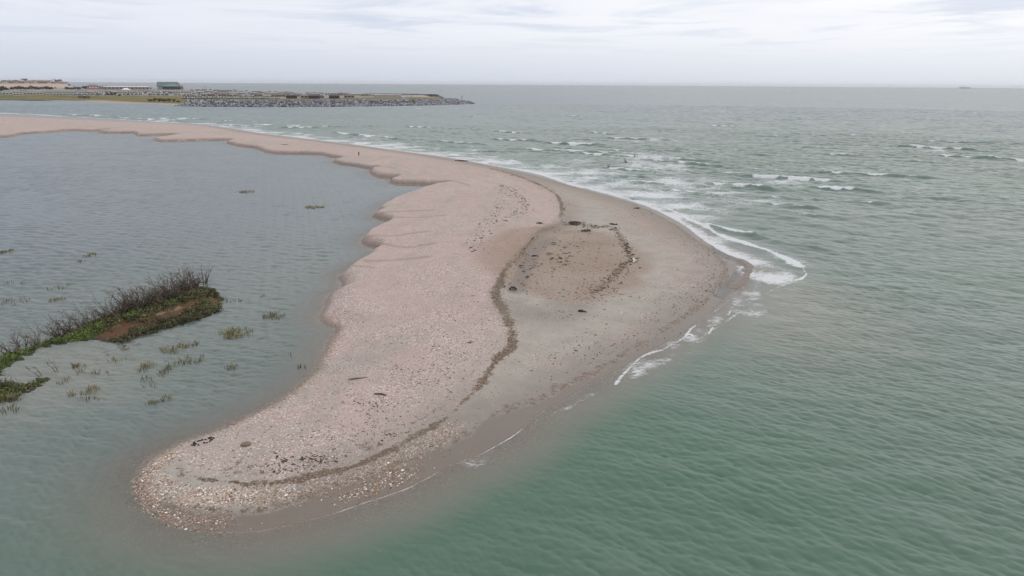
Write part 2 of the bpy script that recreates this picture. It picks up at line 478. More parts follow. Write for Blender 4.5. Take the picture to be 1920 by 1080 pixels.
def water_material():
    m, t = new_mat('sea_water')
    p = t.pos()
    lag = t.attr('lagoon'); murk = t.attr('murk'); foam = t.attr('foam'); calm = t.attr('calm')
    geo = t.n('ShaderNodeNewGeometry')
    # small chop as tilted facets, at three sizes
    def slope(scale, rot, seed):
        v = t.vmath('ADD', t.scaled(p, scale, rot), (seed, seed * 1.7, 0))
        return t.vmath('SUBTRACT', t.noise(v, 1.0, 3.0, 0.6, 0.4).outputs['Color'], (0.5, 0.5, 0.5))
    s1 = slope((2.0, 4.2, 1), 0.5, 3.0)
    s2 = slope((0.22, 0.62, 1), 0.35, 9.0)
    s3 = slope((0.045, 0.16, 1), 0.18, 5.0)
    s = t.vmath('ADD', t.vmath('ADD', t.vmath('SCALE', s1, scale=0.42), t.vmath('SCALE', s2, scale=0.42)), t.vmath('SCALE', s3, scale=0.20))
    s = t.vmath('MULTIPLY', s, (1.0, 1.25, 0.0))
    s = t.vmath('SCALE', s, scale=t.math('SUBTRACT', 1.0, t.math('MULTIPLY', calm, 0.72)))
    gustn = t.noise(t.scaled(p, (0.006, 0.022, 1), 0.2), 1.0, 5.0, 0.7).outputs[0]
    s = t.vmath('SCALE', s, scale=t.math('MULTIPLY', t.attr('unresolved'), t.ss(gustn, 0.3, 0.7, 0.55, 1.45)))
    nrm = t.vmath('NORMALIZE', t.vmath('ADD', geo.outputs['Normal'], s))
    # facets turned away from the eye are hidden by the ones before them
    inc = geo.outputs['Incoming']
    dt = t.n('ShaderNodeVectorMath', {0: nrm, 1: inc}, operation='DOT_PRODUCT').outputs['Value']
    nrm = t.vmath('NORMALIZE', t.vmath('ADD', nrm, t.vmath('SCALE', inc, scale=t.math('MULTIPLY', t.math('SUBTRACT', t.math('SQRT', t.math('ADD', t.math('MULTIPLY', dt, dt), 4 * 0.205 ** 2)), dt), 0.5))))
    cn = t.noise(t.scaled(p, (0.018, 0.03, 1), 0.3), 1.0, 4.0, 0.6).outputs[0]
    cn2 = t.noise(t.scaled(p, (0.004, 0.012, 1), 0.15), 1.0, 4.0, 0.6).outputs[0]
    sea = t.mix(t.attr('near_green'), (0.114, 0.160, 0.141), (0.057, 0.122, 0.085))  # darker, greener body colour in the near water before the spit
    sea = t.mix(t.math('MULTIPLY', t.ss(cn, 0.35, 0.65), 0.5), sea, (0.078, 0.134, 0.102))
    sea = t.mix(t.math('MULTIPLY', t.ss(cn2, 0.4, 0.65), 0.5), sea, (0.105, 0.138, 0.124))
    sea = t.mix(t.attr('far_blue'), sea, (0.082, 0.125, 0.138))  # body colour turns bluer with distance from the viewpoint, lagoon included below
    lagc = t.mix(t.ss(cn, 0.35, 0.65), (0.108, 0.138, 0.127), (0.138, 0.160, 0.152))
    lagc = t.mix(t.attr('far_blue'), lagc, (0.122, 0.145, 0.160))
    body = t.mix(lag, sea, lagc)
    # stirred-up sand in the shallows
    body = t.mix(t.attr('silt'), body, (0.25, 0.222, 0.185))
    deep = t.n('ShaderNodeBsdfDiffuse', {'Color': body, 'Normal': nrm}).outputs[0]
    clear = t.n('ShaderNodeBsdfTransparent', {'Color': (0.86, 0.90, 0.87, 1)}).outputs[0]
    under = t.n('ShaderNodeMixShader', {0: murk, 1: clear, 2: deep}).outputs[0]
    fr = t.n('ShaderNodeFresnel', {'IOR': 1.333, 'Normal': nrm}).outputs[0]
    gl = t.n('ShaderNodeBsdfGlossy', {'Color': (1, 1, 1, 1), 'Roughness': 0.07, 'Normal': nrm}).outputs[0]
    wat = t.n('ShaderNodeMixShader', {0: fr, 1: under, 2: gl}).outputs[0]
    # foam: thick on the breakers, torn into lace behind them
    d = t.noise(t.scaled(p, (0.30, 0.75, 1), 0.3), 1.0, 2.0, 0.5).outputs['Color']
    pd = t.vmath('ADD', p, t.vmath('SCALE', t.vmath('SUBTRACT', d, (0.5, 0.5, 0.5)), scale=3.2))
    f1 = t.noise(t.scaled(pd, (0.42, 0.95, 1), 0.28), 1.0, 6.0, 0.68).outputs[0]
    lace = t.n('ShaderNodeTexVoronoi', {'Vector': t.scaled(pd, (0.55, 1.15, 1), 0.3), 'Scale': 1.0}, feature='DISTANCE_TO_EDGE').outputs['Distance']
    lace2 = t.n('ShaderNodeTexVoronoi', {'Vector': t.scaled(pd, (1.6, 2.8, 1), 0.3), 'Scale': 1.0}, feature='DISTANCE_TO_EDGE').outputs['Distance']
    ln = t.math('MINIMUM', lace, t.math('MULTIPLY', lace2, 1.6))
    f3 = t.noise(t.scaled(p, (2.2, 3.4, 1), 0.3), 1.0, 5.0, 0.7).outputs[0]
    f1 = t.math('ADD', t.math('MULTIPLY', f1, 0.6), t.math('MULTIPLY', f3, 0.45))
    thr = t.math('ADD', t.math('MULTIPLY', f1, 1.0), t.math('MULTIPLY', t.math('MINIMUM', ln, 0.35), 1.1))
    fm = t.ss(t.math('SUBTRACT', t.math('MULTIPLY', foam, 1.25), thr), -0.12, 0.34)
    fm = t.math('MULTIPLY', fm, 0.78)
    fo = t.n('ShaderNodeBsdfDiffuse', {'Color': t.mix(f1, (0.56, 0.58, 0.60), (0.78, 0.78, 0.80)), 'Normal': nrm}).outputs[0]
    t.out(t.n('ShaderNodeMixShader', {0: fm, 1: wat, 2: fo}).outputs[0])
    return m
M['water'] = water_material()

# ------------------------------------------------------------------ the spit and the seabed round it
az = np.linspace(-HALF, HALF, 1000)
rr = radii(16, 320, 0.5, 0.075, 0.55)
while rr[-1] < 640: rr = np.append(rr, rr[-1] + 1.0)
R, A = np.meshgrid(rr, az, indexing='ij')
X = (R * np.sin(A)).astype(np.float64); Y = (R * np.cos(A)).astype(np.float64)
wob = 0.22 * smooth(R, 60, 100)
Xw = X + wob * fbm(X / 1.7, Y / 1.7, 141, 3); Yw = Y + wob * fbm(X / 1.7, Y / 1.7, 151, 3)
dl, ds, ins = coast_fields(Xw, Yw)
Z = height_from(X, Y, dl, ds, ins)

strand = GL([(370, 899), (430, 905), (480, 908), (523, 907), (560, 899), (597, 891), (634, 884), (671, 873), (708, 856), (745, 840), (782, 819), (819, 797), (849, 775), (875, 749), (901, 723), (915, 701), (930, 678), (956, 656), (962, 634), (956, 612), (945, 582), (930, 560), (931, 545), (945, 511), (962, 484), (983, 460), (1007, 432), (1031, 425), (1048, 415), (1053, 388), (1045, 368), (1031, 358), (1010, 346), (973, 331), (919, 316)])
wetline = GL([(258, 935), (280, 945), (310, 940), (345, 950), (420, 962), (500, 955), (560, 940), (620, 915), (690, 893), (760, 868), (804, 846), (845, 832), (878, 811), (910, 787), (967, 762), (1033, 740), (1050, 726), (1102, 703), (1139, 683), (1183, 656), (1212, 644), (1276, 598), (1302, 581), (1322, 563), (1335, 548), (1352, 530), (1361, 510), (1356, 492), (1335, 470), (1300, 448), (1270, 425), (1235, 405), (1195, 386), (1130, 366), (1060, 347), (1000, 330), (900, 308.5), (800, 292), (700, 277.5), (600, 265), (500, 253), (400, 238)])
greenline = wetline
inner1 = GL([(1060, 419), (1088, 416), (1117, 427), (1140, 424), (1155, 434), (1169, 453), (1179, 473), (1182, 487), (1165, 501), (1155, 511), (1140, 530), (1118, 548)])
thin1 = GL([(945, 345), (942, 364), (937, 382), (926, 400), (908, 430), (885, 470)])
thin2 = GL([(950, 350), (959, 357), (977, 371), (982, 390), (970, 402), (948, 410), (933, 420)])
shellband = GL([(285, 905), (320, 920), (370, 930), (440, 930), (520, 926), (590, 917), (650, 902), (700, 884), (750, 861), (800, 833), (850, 800)])
tipring = GL([(330, 850), (290, 875), (268, 895), (262, 912), (268, 930), (285, 950), (310, 966), (345, 976), (385, 979), (425, 980)])
patch1 = GL([(640, 934), (680, 922), (715, 908), (740, 895), (775, 885)])
greypatch = GL([(295, 880), (330, 895), (370, 910), (400, 915)])
runnel = GL([(1032, 445), (1010, 460), (995, 480), (985, 500), (975, 525), (965, 545)])
bar = GL([(1388, 488), (1400, 497), (1402, 510), (1392, 524), (1378, 540)])
swaleline = GL([(1345, 468), (1362, 488), (1380, 500), (1378, 518), (1366, 535), (1355, 552)])
pstripe = GL([(1270, 440), (1320, 475), (1335, 505), (1322, 535), (1290, 565), (1250, 592), (1200, 622), (1140, 648), (1080, 668), (1010, 690)])
pstripe2 = GL([(1180, 400), (1230, 425), (1290, 462), (1310, 500), (1295, 535)])

nA = fbm(X / 6, Y / 6, 41); nB = fbm(X / 2, Y / 2, 51); nC = fbm(X / 18, Y / 18, 61)
d_str = line_dist(X, Y, strand, 40)
# which side of the main strand line a point lies on: shingle towards the lagoon, sand towards the sea
dl_strand = line_dist(strand[:, 0], strand[:, 1], c_lag)
sgn_poly = np.vstack([strand, c_sea[::-1][np.argmin(np.hypot(*(c_sea[::-1] - strand[-1]).T)):]])
seaward = inside(X, Y, sgn_poly)
side = np.where(seaward, 1.0, -1.0) * d_str
land = smooth(side, 1.0, -1.5)                                # 1 on the shingle ridge
d_wet = line_dist(X, Y, wetline, 60)
wet_poly = np.vstack([wetline, c_sea[::-1]])
inwet = inside(X, Y, wet_poly) & ins
wet = np.where(inwet, smooth(d_wet + 0.5 * nB, -0.3, 0.6), 0) 
wet = np.maximum(wet, smooth(Z, 0.16, 0.02) * smooth(dl - ds, -4, 2) * 0.8)
wet = np.maximum(wet, np.where(ins, smooth(dl, 0.9, 0.15) * 0.75, 0))
wet = np.where(ins, wet, 0.62)
shell = 0.66 * smooth(line_dist(X, Y, shellband, 6) + 0.6 * nB, 1.7, 0.4)
shell = np.maximum(shell, 0.9 * smooth(line_dist(X, Y, tipring, 6) + 0.5 * nB, 1.1, 0.25))
shell = np.maximum(shell, 0.75 * smooth(line_dist(X, Y, patch1, 6) + 0.8 * nB, 1.1, 0.2))
shell = np.maximum(shell, 0.55 * smooth(dl, 2.4, 0.4) * smooth(R, 110, 70) * ins)
d_grey = line_dist(X, Y, greypatch, 8)
shing = land * (0.95 - 0.10 * smooth(nC, 0.1, 0.5))
shing = shing * (1 - 0.85 * smooth(d_grey + nB * .7, 1.9, 0.7))
lowerband = smooth(d_str, 6, 0.5) * land * smooth(R, 75, 55)
shing = shing * (1 - 0.45 * lowerband)
ingrey = smooth(line_dist(X, Y, GL([(640, 690), (700, 660), (745, 640)]), 9), 2.5, 0.8)
shing = shing * (1 - 0.4 * ingrey)
sp = 0.42 * smooth(line_dist(X, Y, pstripe, 10) + 1.2 * nA, 3.4, 0.6) * smooth(nA, -0.5, 0.3)
sp = np.maximum(sp, 0.45 * smooth(line_dist(X, Y, pstripe2, 14) + 2.0 * nA, 7.0, 1.0))
dd = np.sqrt(((X - DEPR_C[0]) / 12.5) ** 2 + ((Y - DEPR_C[1]) / 24.0) ** 2)
inner = smooth(dd + 0.22 * nA, 1.05, 0.75)
up_beach = smooth(R, 170, 230) * smooth(ds, 8, 16)
sp = np.maximum(sp, 0.42 * inner)
sp = np.maximum(sp, 0.35 * up_beach + 0.03)
tide = smooth(np.sin(ds * 1.15 + 2.2 * nC + 1.0 * nA), 0.1, 0.95) * smooth(ds, 4, 8) * smooth(nA, -0.7, 0.2)
sp = np.maximum(sp, 0.26 * tide)
bandn = fbm(side / 1.9 + 3 * nC, Y / 26, 171)
shing = shing * (1 - 0.40 * smooth(bandn, 0.0, 0.45) * smooth(side, -1.5, -3.0))
shing = np.where(seaward & (d_str > 0), np.maximum(shing, sp), shing) * np.where(inwet, 0.15, 1.0)
orange = np.maximum(inner * (1.0 + 0.45 * nA), 0.55 * smooth(np.abs(side - 2.0) + nB, 3.0, 0.5) * smooth(R, 70, 100) * smooth(R, 170, 130))
orange = np.maximum(orange, 0.5 * smooth(ds + nA * 2, 16, 4) * smooth(dl - ds, 0, 8) * smooth(R, 95, 120) * (~inwet))
orange = np.maximum(orange, 1.3 * smooth(line_dist(X, Y, bar, 8) + 0.4 * nB, 1.9, 0.9))
wet = np.maximum(wet, 0.9 * smooth(line_dist(X, Y, bar, 8), 1.8, 0.8))
bank = ins * smooth(Z + .12 * nB, 0.95, 0.70) * smooth(ds - dl, 0, 4) * smooth(R, 90, 120)
bank = np.maximum(bank, ins * 0.8 * smooth(dl, 1.4, 0.3) * smooth(ds - dl, 0, 4))
# brown scour lines that run back from the scalloped lagoon edge
for ln in ([(711, 404), (760, 396), (810, 394)], [(729, 418), (790, 408), (830, 404)], [(690, 446), (740, 442), (800, 434)], [(707, 468), (760, 464), (815, 456)], [(690, 490), (740, 488), (800, 482)], [(646, 511), (700, 502)], [(880, 348), (860, 342), (845, 338)], [(640, 300), (690, 296)], [(706, 318), (740, 316)]):
    bank = np.maximum(bank, 0.75 * smooth(line_dist(X, Y, GL(ln), 4) + 0.3 * nB, 0.9, 0.1))
tw = np.interp(np.arange(len(strand)), [0, 12, 45, 60, 75, 96], [0.4, 1.0, 1.2, 1.15, 1.0, 0.9])
wwid = 0.42 + 0.62 * smooth(R, 45, 70) * smooth(R, 95, 75) + 0.35 * smooth(R, 90, 130)
nF = fbm(X / .45, Y / .45, 131, 3)
weed = 0.80 * smooth(d_str + 0.35 * nB + 0.35 * nF, wwid * 1.35, 0.0) * (0.80 + 0.3 * smooth(nA, -0.4, 0.3)) * (0.9 + 0.25 * nF) * (1 - 0.55 * smooth(R, 84, 92) * smooth(R, 132, 112))
weed = np.maximum(weed, 0.50 * smooth(line_dist(X, Y, inner1, 6) + 0.6 * nB, 1.3, 0.1))
weed = np.maximum(weed, 0.44 * smooth(d_wet + 0.5 * nB + .3 * nF, 0.9 + 0.6 * smooth(R, 90, 115), 0.1) * smooth(R, 260, 190))
weed = np.maximum(weed, 0.46 * lowerband * smooth(R, 58, 46) * smooth(nF + .5 * nB, -0.1, 0.5))
scrap = land * (0.34 + 0.45 * smooth(R, 95, 55)) + seaward * 0.14 + inner * 0.30 + 0.5 * smooth(line_dist(X, Y, thin1, 6), 2.5, .5) + 0.5 * smooth(line_dist(X, Y, thin2, 6), 2.5, .5)
scrap = np.where(inwet, 0.06, scrap + 0.45 * tide * seaward) * ins
wet = np.maximum(wet, np.where(ins, 0.62 * smooth(d_wet + 1.1 * nA - 1.2 * tide, 5.5, 0.0) * smooth(dl - ds, 0, 6), 0))
lowh = GL([(955, 575), (985, 590), (1040, 592), (1070, 580)])
wet = np.maximum(wet, 0.5 * smooth(line_dist(X, Y, lowh, 8) + nB, 4.0, 0.5))
wet = np.maximum(wet, 0.4 * smooth(np.abs(side - 1.2) + .5 * nB, 1.6, 0.3) * smooth(R, 84, 95) * smooth(R, 135, 115))  # darkens a line along the step at the hollow's left border
drn = line_dist(X, Y, runnel, 6)
Z = Z - np.where(ins, 0.10 * smooth(drn, 2.6, 0.4), 0)
wet = np.maximum(wet, 0.75 * smooth(drn + 0.35 * nB, 1.5, 0.4))
Z = Z + np.where(ins, 0.06 * smooth(d_str, 1.5, 0), 0)
Z = Z - np.where(ins, 0.26 * smooth(side + .3 * nB, 0.1, 1.1) * smooth(side, 9, 3) * smooth(R, 84, 92) * smooth(R, 140, 120), 0)
dsw = line_dist(X, Y, swaleline, 8)
Z = Z - np.where(ins, 0.16 * smooth(dsw, 2.6, 0.8), 0)
dbar = line_dist(X, Y, bar, 8) + 0.55 * nB + 0.3 * nF
Z = Z + 0.20 * smooth(dbar, 1.1, 0.0)
shing = np.maximum(shing, 0.9 * smooth(dbar, 1.3, 0.6))

me = grid_mesh('spit', X, Y, Z, M['beach'], dict(shingle=shing, wet=wet, weed=weed, orange=orange, bank=bank, shell=shell, scrap=scrap))
tag(link('ground', me), kind='structure')

# ------------------------------------------------------------------ the water: lagoon and open sea as one sheet
rw = radii(14, 420, 0.4, 0.09, 0.5)
while rw[-1] < 900: rw = np.append(rw, rw[-1] + 1.3)
rl = list(rw)
while rl[-1] < 26000: rl.append(rl[-1] * 1.013)
rw = np.array(rl)
az = np.linspace(-HALF, HALF, 900)
R, A = np.meshgrid(rw, az, indexing='ij')
X = R * np.sin(A); Y = R * np.cos(A)

def coarse(f, st=3):
    """evaluate f on a thinned grid and interpolate"""
    ri = np.unique(np.append(np.arange(0, len(rw), st), len(rw) - 1)); ci = np.unique(np.append(np.arange(0, len(az), st), len(az) - 1))
    sub = f(X[np.ix_(ri, ci)], Y[np.ix_(ri, ci)])
    full = np.empty((len(ri), len(az)))
    for k in range(len(ri)): full[k] = np.interp(np.arange(len(az)), ci, sub[k])
    i1 = np.clip(np.searchsorted(ri, np.arange(len(rw)), side='right'), 1, len(ri) - 1)
    u = ((np.arange(len(rw)) - ri[i1 - 1]) / (ri[i1] - ri[i1 - 1]))[:, None]
    return full[i1 - 1] * (1 - u) + full[i1] * u

dl = coarse(lambda x, y: line_dist(x, y, c_lag)); ds = coarse(lambda x, y: line_dist(x, y, c_sea))
dexp = coarse(lambda x, y: line_dist(x, y, c_exposed))
ins = inside(X, Y, c_poly)
dc = np.where(ins, 0.0, np.minimum(dl, ds))
lag = smooth(ds - dl, -10, 14)
hb = height_from(X, Y, dl, ds, ins)
depth = np.maximum(-hb, 0)

drr = np.gradient(rw)[:, None] * np.ones_like(X)
daz = R * (az[1] - az[0])
amp_sea = (0.052 + 0.075 * smooth(R, 70, 230)) * smooth(ds, 0.5, 14)
amp_lag = 0.046 * smooth(dl, 0.3, 6)
Zw = np.zeros_like(X); DX = np.zeros_like(X); DY = np.zeros_like(X)
wr = np.random.default_rng(11)
def waves(n, l0, l1, mean, spread, amp, power, cut=2.4):
    global Zw, DX, DY
    ls = np.exp(np.linspace(math.log(l0), math.log(l1), n)); ks = 2 * math.pi / ls
    aa = ls ** power; aa = aa / math.sqrt((aa ** 2).sum() / 2)
    for l, k, a in zip(ls, ks, aa):
        th = mean + wr.normal(0, spread)
        cx, cy = math.cos(th), math.sin(th)
        sp = np.maximum(drr * np.abs(math.cos(1) * 0 + cy), daz * abs(cx)) 
        fade = smooth(l / np.maximum(sp, 1e-3), cut * 0.7, cut * 1.4)
        ph = k * (X * cx + Y * cy) + wr.uniform(0, 6.28) + 1.1 * pw[int(wr.integers(0, 3))]
        a_ = a * amp * fade
        Zw += a_ * np.sin(ph)
        DX += -0.85 * a_ * np.cos(ph) * cx; DY += -0.85 * a_ * np.cos(ph) * cy
pw = [fbm(X / s, Y / s, 70 + s, 2) for s in (9, 17, 33)]
gust = 0.75 + 0.5 * smooth(fbm(X / 40, Y / 60, 91), -0.5, 0.5)
waves(54, 0.5, 11.0, math.radians(-120), 0.52, amp_sea * (1 - lag) * gust, 0.40)
waves(30, 0.30, 1.1, math.radians(-128), 0.95, 0.011 * (1 - lag) * gust * smooth(ds, 1, 8), 0.5)
waves(24, 0.8, 2.6, math.radians(-98), 0.30, 0.030 * lag * gust * smooth(R, 60, 110) * smooth(dl, 1, 8), 0.4)
waves(16, 9.0, 34.0, math.radians(-108), 0.28, 0.085 * smooth(R, 130, 600) * (1 - lag) * gust, 0.6)
waves(40, 0.40, 2.4, math.radians(-104), 0.42, amp_lag * lag * gust, 0.35)

# breakers: picture positions of each crest (x0,y0,x1,y1), depth of the white water in front, strength
BR = [(773, 238.5, 806, 240.5, 2.2, 1), (945, 247, 986, 251, 2.4, 1.1), (938, 262, 985, 265, 2.6, 1.15), (1045, 269, 1113, 274, 3.0, 1.2), (1118, 249.5, 1152, 253, 2.0, 1.0),
      (1003, 281, 1140, 288, 3.0, 1.0), (1120, 287, 1300, 303, 3.6, 0.85), (835, 266, 892, 271, 2.2, 0.9), (1155, 260, 1232, 263, 2.6, 0.9), (1432, 331, 1550, 341, 4.4, 1.1), (1565, 324, 1715, 334, 2.2, 0.95),
      (1535, 353, 1597, 358, 2.2, 1.0), (1345, 347, 1427, 356, 2.4, 0.95), (1718, 275, 1802, 282, 3.6, 1.1), (1775, 292, 1857, 300, 2.6, 1.05), (1868, 298, 1960, 305, 3.0, 1.05), (1695, 249, 1722, 252, 2.0, 0.9),
      (1745, 265, 1836, 269, 2.2, 0.85), (1828, 212.5, 1849, 214.5, 4.0, 0.95), (1055, 216, 1096, 219, 3.0, 0.85), (495, 234, 612, 238, 3.6, 0.95), (545, 240, 585, 240, 2.4, 0.9), (650, 249, 742, 262, 4.5, 0.85), (1270, 357, 1335, 369, 2.2, 0.8),
      (1560, 290, 1602, 293, 2, 0.7), (1338, 236, 1376, 237, 3, 0.8), (140, 215, 230, 219, 4, 0.95), (240, 221, 330, 227, 4, 0.9), (310, 222, 375, 224, 4, 0.9), (425, 227, 440, 228, 3, 0.7), (1180, 340, 1300, 350, 2.5, 0.7), (1420, 378, 1500, 390, 2, 0.55),
      (1240, 300, 1330, 312, 2.6, 0.75), (1150, 316, 1210, 322, 2.4, 0.7), (1690, 300, 1760, 306, 2, 0.5), (1480, 268, 1530, 271, 2, 0.45), (880, 218, 905, 219.5, 3, .6), (640, 213, 665, 214, 3, .5), (725, 203.5, 760, 204.5, 4, .6), (780, 203, 800, 203.5, 4, .6), (845, 204, 870, 205, 4, .6), (1410, 316, 1470, 322, 2, .55), (400, 231, 470, 238, 3.2, .8), (455, 227, 500, 230, 3, .5), (690, 236, 720, 238, 3, .5)]
cr = np.random.default_rng(5)
for _ in range(70):
    x0 = cr.uniform(780, 1950); y0 = 205 + 210 * cr.random() ** 1.1
    if x0 < 1100 and y0 > 300 or x0 < 1350 and y0 > 345: continue
    ln_ = cr.uniform(14, 60)
    BR.append((x0, y0, x0 + ln_, y0 + ln_ * cr.uniform(.04, .14), cr.uniform(.8, 1.6), cr.uniform(.40, .66)))
foam = np.zeros_like(X)
nf = fbm(X / 2.2, Y / 2.2, 101, 3); nf2 = fbm(X / 7, Y / 5, 111, 3)
for (x0, y0, x1, y1, wd, st) in BR:
    ex = 0.22 * (x1 - x0); x0, x1 = x0 - ex, x1 + ex; wd *= 1.35
    u = np.linspace(0, 1, 7)
    jit = np.array([0, .3, -.2, .35, -.15, .2, 0]) * (y1 - y0 + 2) * 0.22
    ln = P(x0 + (x1 - x0) * u, y0 + (y1 - y0) * u + jit)
    far = 12.0
    lo, hi = ln.min(0) - far, ln.max(0) + far
    ri = np.nonzero((rw > np.hypot(*ln.T).min() - 30) & (rw < np.hypot(*ln.T).max() + 30))[0]
    sl_ = np.s_[ri[0]:ri[-1] + 1]
    xs, ys = X[sl_], Y[sl_]
    sel = (xs > lo[0]) & (xs < hi[0]) & (ys > lo[1]) & (ys < hi[1])
    if not sel.any(): continue
    xx, yy = xs[sel], ys[sel]
    d = line_dist(xx, yy, ln)
    tang = (ln[-1] - ln[0]) / np.linalg.norm(ln[-1] - ln[0])
    nrm = np.array([-tang[1], tang[0]]); nrm = nrm if nrm[1] > 0 else -nrm
    sd = (xx - ln[3, 0]) * nrm[0] + (yy - ln[3, 1]) * nrm[1]          # > 0 behind the crest
    al = (xx - ln[0, 0]) * tang[0] + (yy - ln[0, 1]) * tang[1]
    L = np.linalg.norm(ln[-1] - ln[0])
    endf = smooth(al, -0.5 - 0.04 * L, 0.10 * L + 1) * smooth(L - al, -0.5 - .04 * L, 0.22 * L + 1)
    wv = wd * (0.75 + 0.5 * nf[sl_][sel])
    front = np.where(sd < 0, smooth(d, wv * .6, wv * 0.25), smooth(d, wv * 1.0, 0.1))
    trail = 0.58 * smooth(d + 2 * nf2[sl_][sel], 9.0, 0.5) * (sd > 0)
    f = foam[sl_]
    f[sel] = np.maximum(f[sel], st * endf * np.maximum(front * (1.12 + 0.3 * nf[sl_][sel]), trail))
    z = Zw[sl_]
    crest = 0.72 * st * smooth(al, -0.25 * L - 3, 0.1 * L) * smooth(L - al, -0.25 * L - 5, 0.15 * L)
    z[sel] += crest * np.exp(-np.where(sd < 0, (sd / 0.9) ** 2, (sd / 2.6) ** 2)) * smooth(L * 0.5 + 6 - np.abs(al - L / 2), 0, 5)
# unbroken green swells beside the breakers
for (x0, y0, x1, y1, hgt) in ((1112, 274, 1260, 284, .55), (1260, 282, 1330, 293, .4), (1550, 336, 1570, 338, .5), (1450, 352, 1530, 366, .35), (1440, 400, 1570, 432, .45), (1395, 395, 1480, 410, .3), (1300, 375, 1380, 392, .3), (1660, 290, 1775, 297, .5), (1800, 281, 1850, 285, .5), (1640, 382, 1780, 402, .3), (1380, 352, 1440, 362, .3), (740, 268, 800, 279, .5), (1050, 300, 1120, 306, .35), (1480, 300, 1560, 305, .3), (900, 255, 960, 259, .35), (700, 245, 780, 248, .35)):
    u = np.linspace(0, 1, 5); ln = P(x0 + (x1 - x0) * u, y0 + (y1 - y0) * u)
    sel = (X > ln[:, 0].min() - 8) & (X < ln[:, 0].max() + 8) & (Y > ln[:, 1].min() - 8) & (Y < ln[:, 1].max() + 8)
    xx, yy = X[sel], Y[sel]
    d = line_dist(xx, yy, ln)
    tang = (ln[-1] - ln[0]) / np.linalg.norm(ln[-1] - ln[0]); nrm = np.array([-tang[1], tang[0]]); nrm = nrm if nrm[1] > 0 else -nrm
    sd = (xx - ln[2, 0]) * nrm[0] + (yy - ln[2, 1]) * nrm[1]
    Zw[sel] += 0.62 * hgt * np.exp(-np.where(sd < 0, (d / 1.1) ** 2, (d / 3.0) ** 2))
# surf along the open beach
wide = 4 + 16 * smooth(R, 110, 160) * smooth(R, 520, 300)
expo = smooth(dexp - np.minimum(dl, ds), 3, 0)
surf = expo * (0.32 * np.exp(-(ds / 1.4) ** 2) + 0.74 * smooth(ds, wide * 1.9, wide * 0.3) * (0.78 + 0.5 * nf2) * smooth(R, 70, 95))
surf = surf * (~ins)
foam = np.maximum(foam, surf)
# wide torn patches of old foam
for (cx, cy, rx, ry, st) in ((1230, 310, 110, 34, .50), (1390, 372, 120, 22, .44), (1300, 345, 120, 22, .46), (1130, 330, 100, 20, .50), (1480, 345, 60, 14, .5), (1240, 262, 50, 8, .45), (1080, 305, 70, 12, .4), (690, 262, 60, 14, .5), (1440, 515, 80, 34, .56), (1390, 570, 60, 40, .50), (870, 285, 70, 10, .4), (1010, 318, 60, 10, .45), (1620, 352, 70, 12, .36), (1760, 285, 60, 12, .4), (450, 240, 60, 6, .45), (300, 226, 70, 4, .5), (1590, 320, 90, 10, .33), (960, 290, 60, 10, .35), (1180, 262, 90, 10, .38), (1700, 335, 80, 10, .3), (800, 262, 60, 8, .33)):
    q = P(np.array([cx, cx + rx, cx, cx]), np.array([cy, cy, cy - ry, cy + ry]))
    ax = abs(q[1, 0] - q[0, 0]); ay = abs(q[2, 1] - q[3, 1]) / 2
    dd = np.sqrt(((X - q[0, 0]) / ax) ** 2 + ((Y - (q[2, 1] + q[3, 1]) / 2) / ay) ** 2)
    foam = np.maximum(foam, (st + .18) * smooth(dd + 0.25 * nf2, 1.05, 0.5) * (0.8 + 0.55 * nf2))
# swash lines and the last breaker on the point
SW = [([(600, 969), (641, 957), (682, 942), (719, 931), (760, 916), (797, 898), (845, 872), (886, 857), (915, 844), (967, 813), (982, 798), (1004, 778), (1041, 758), (1065, 744), (1083, 728), (1107, 714), (1129, 704)], 0.17, 0.86),
      ([(1154, 721), (1165, 706), (1178, 693), (1192, 678), (1207, 667), (1225, 660), (1243, 655), (1262, 645), (1281, 634), (1290, 624), (1296, 616)], 0.26, 1.0),
      ([(1195, 697), (1215, 692), (1233, 689)], 0.22, 0.95), ([(1281, 636), (1290, 626), (1300, 630)], 0.4, 1.0), ([(1329, 626), (1340, 610), (1360, 604)], 0.26, 0.9), ([(1290, 636), (1330, 641), (1345, 644)], 0.2, .62),
      ([(1383, 480), (1400, 492), (1408, 503), (1412, 515), (1420, 520)], 0.35, 0.95), ([(1296, 616), (1330, 592), (1362, 566), (1384, 545), (1400, 528)], 0.25, .72), ([(1300, 640), (1350, 610), (1400, 575), (1440, 548), (1480, 530)], 0.35, .60), ([(1129, 704), (1142, 700), (1160, 690)], 0.12, .6), ([(1190, 712), (1240, 700), (1280, 680)], 0.2, .55), ([(1210, 705), (1255, 688), (1310, 655)], 0.2, .52), ([(1372, 553), (1378, 563), (1376, 570), (1366, 590)], 0.22, 0.8), ([(1505, 503), (1511, 512), (1506, 520), (1490, 526), (1465, 528), (1440, 532)], 0.35, 0.9),
      ([(1420, 520), (1416, 545), (1400, 570), (1380, 590), (1345, 612)], 0.35, 0.62),
      ([(640, 1062), (700, 1030), (760, 1008), (800, 990)], 0.12, .50), ([(310, 1070), (400, 1040), (480, 1010)], 0.14, .50), ([(430, 1060), (500, 1030), (560, 1012), (640, 990)], 0.10, .42),
      ([(1040, 772), (1070, 762), (1095, 748)], 0.25, .58), ([(935, 812), (955, 800), (985, 770)], 0.2, .52)]
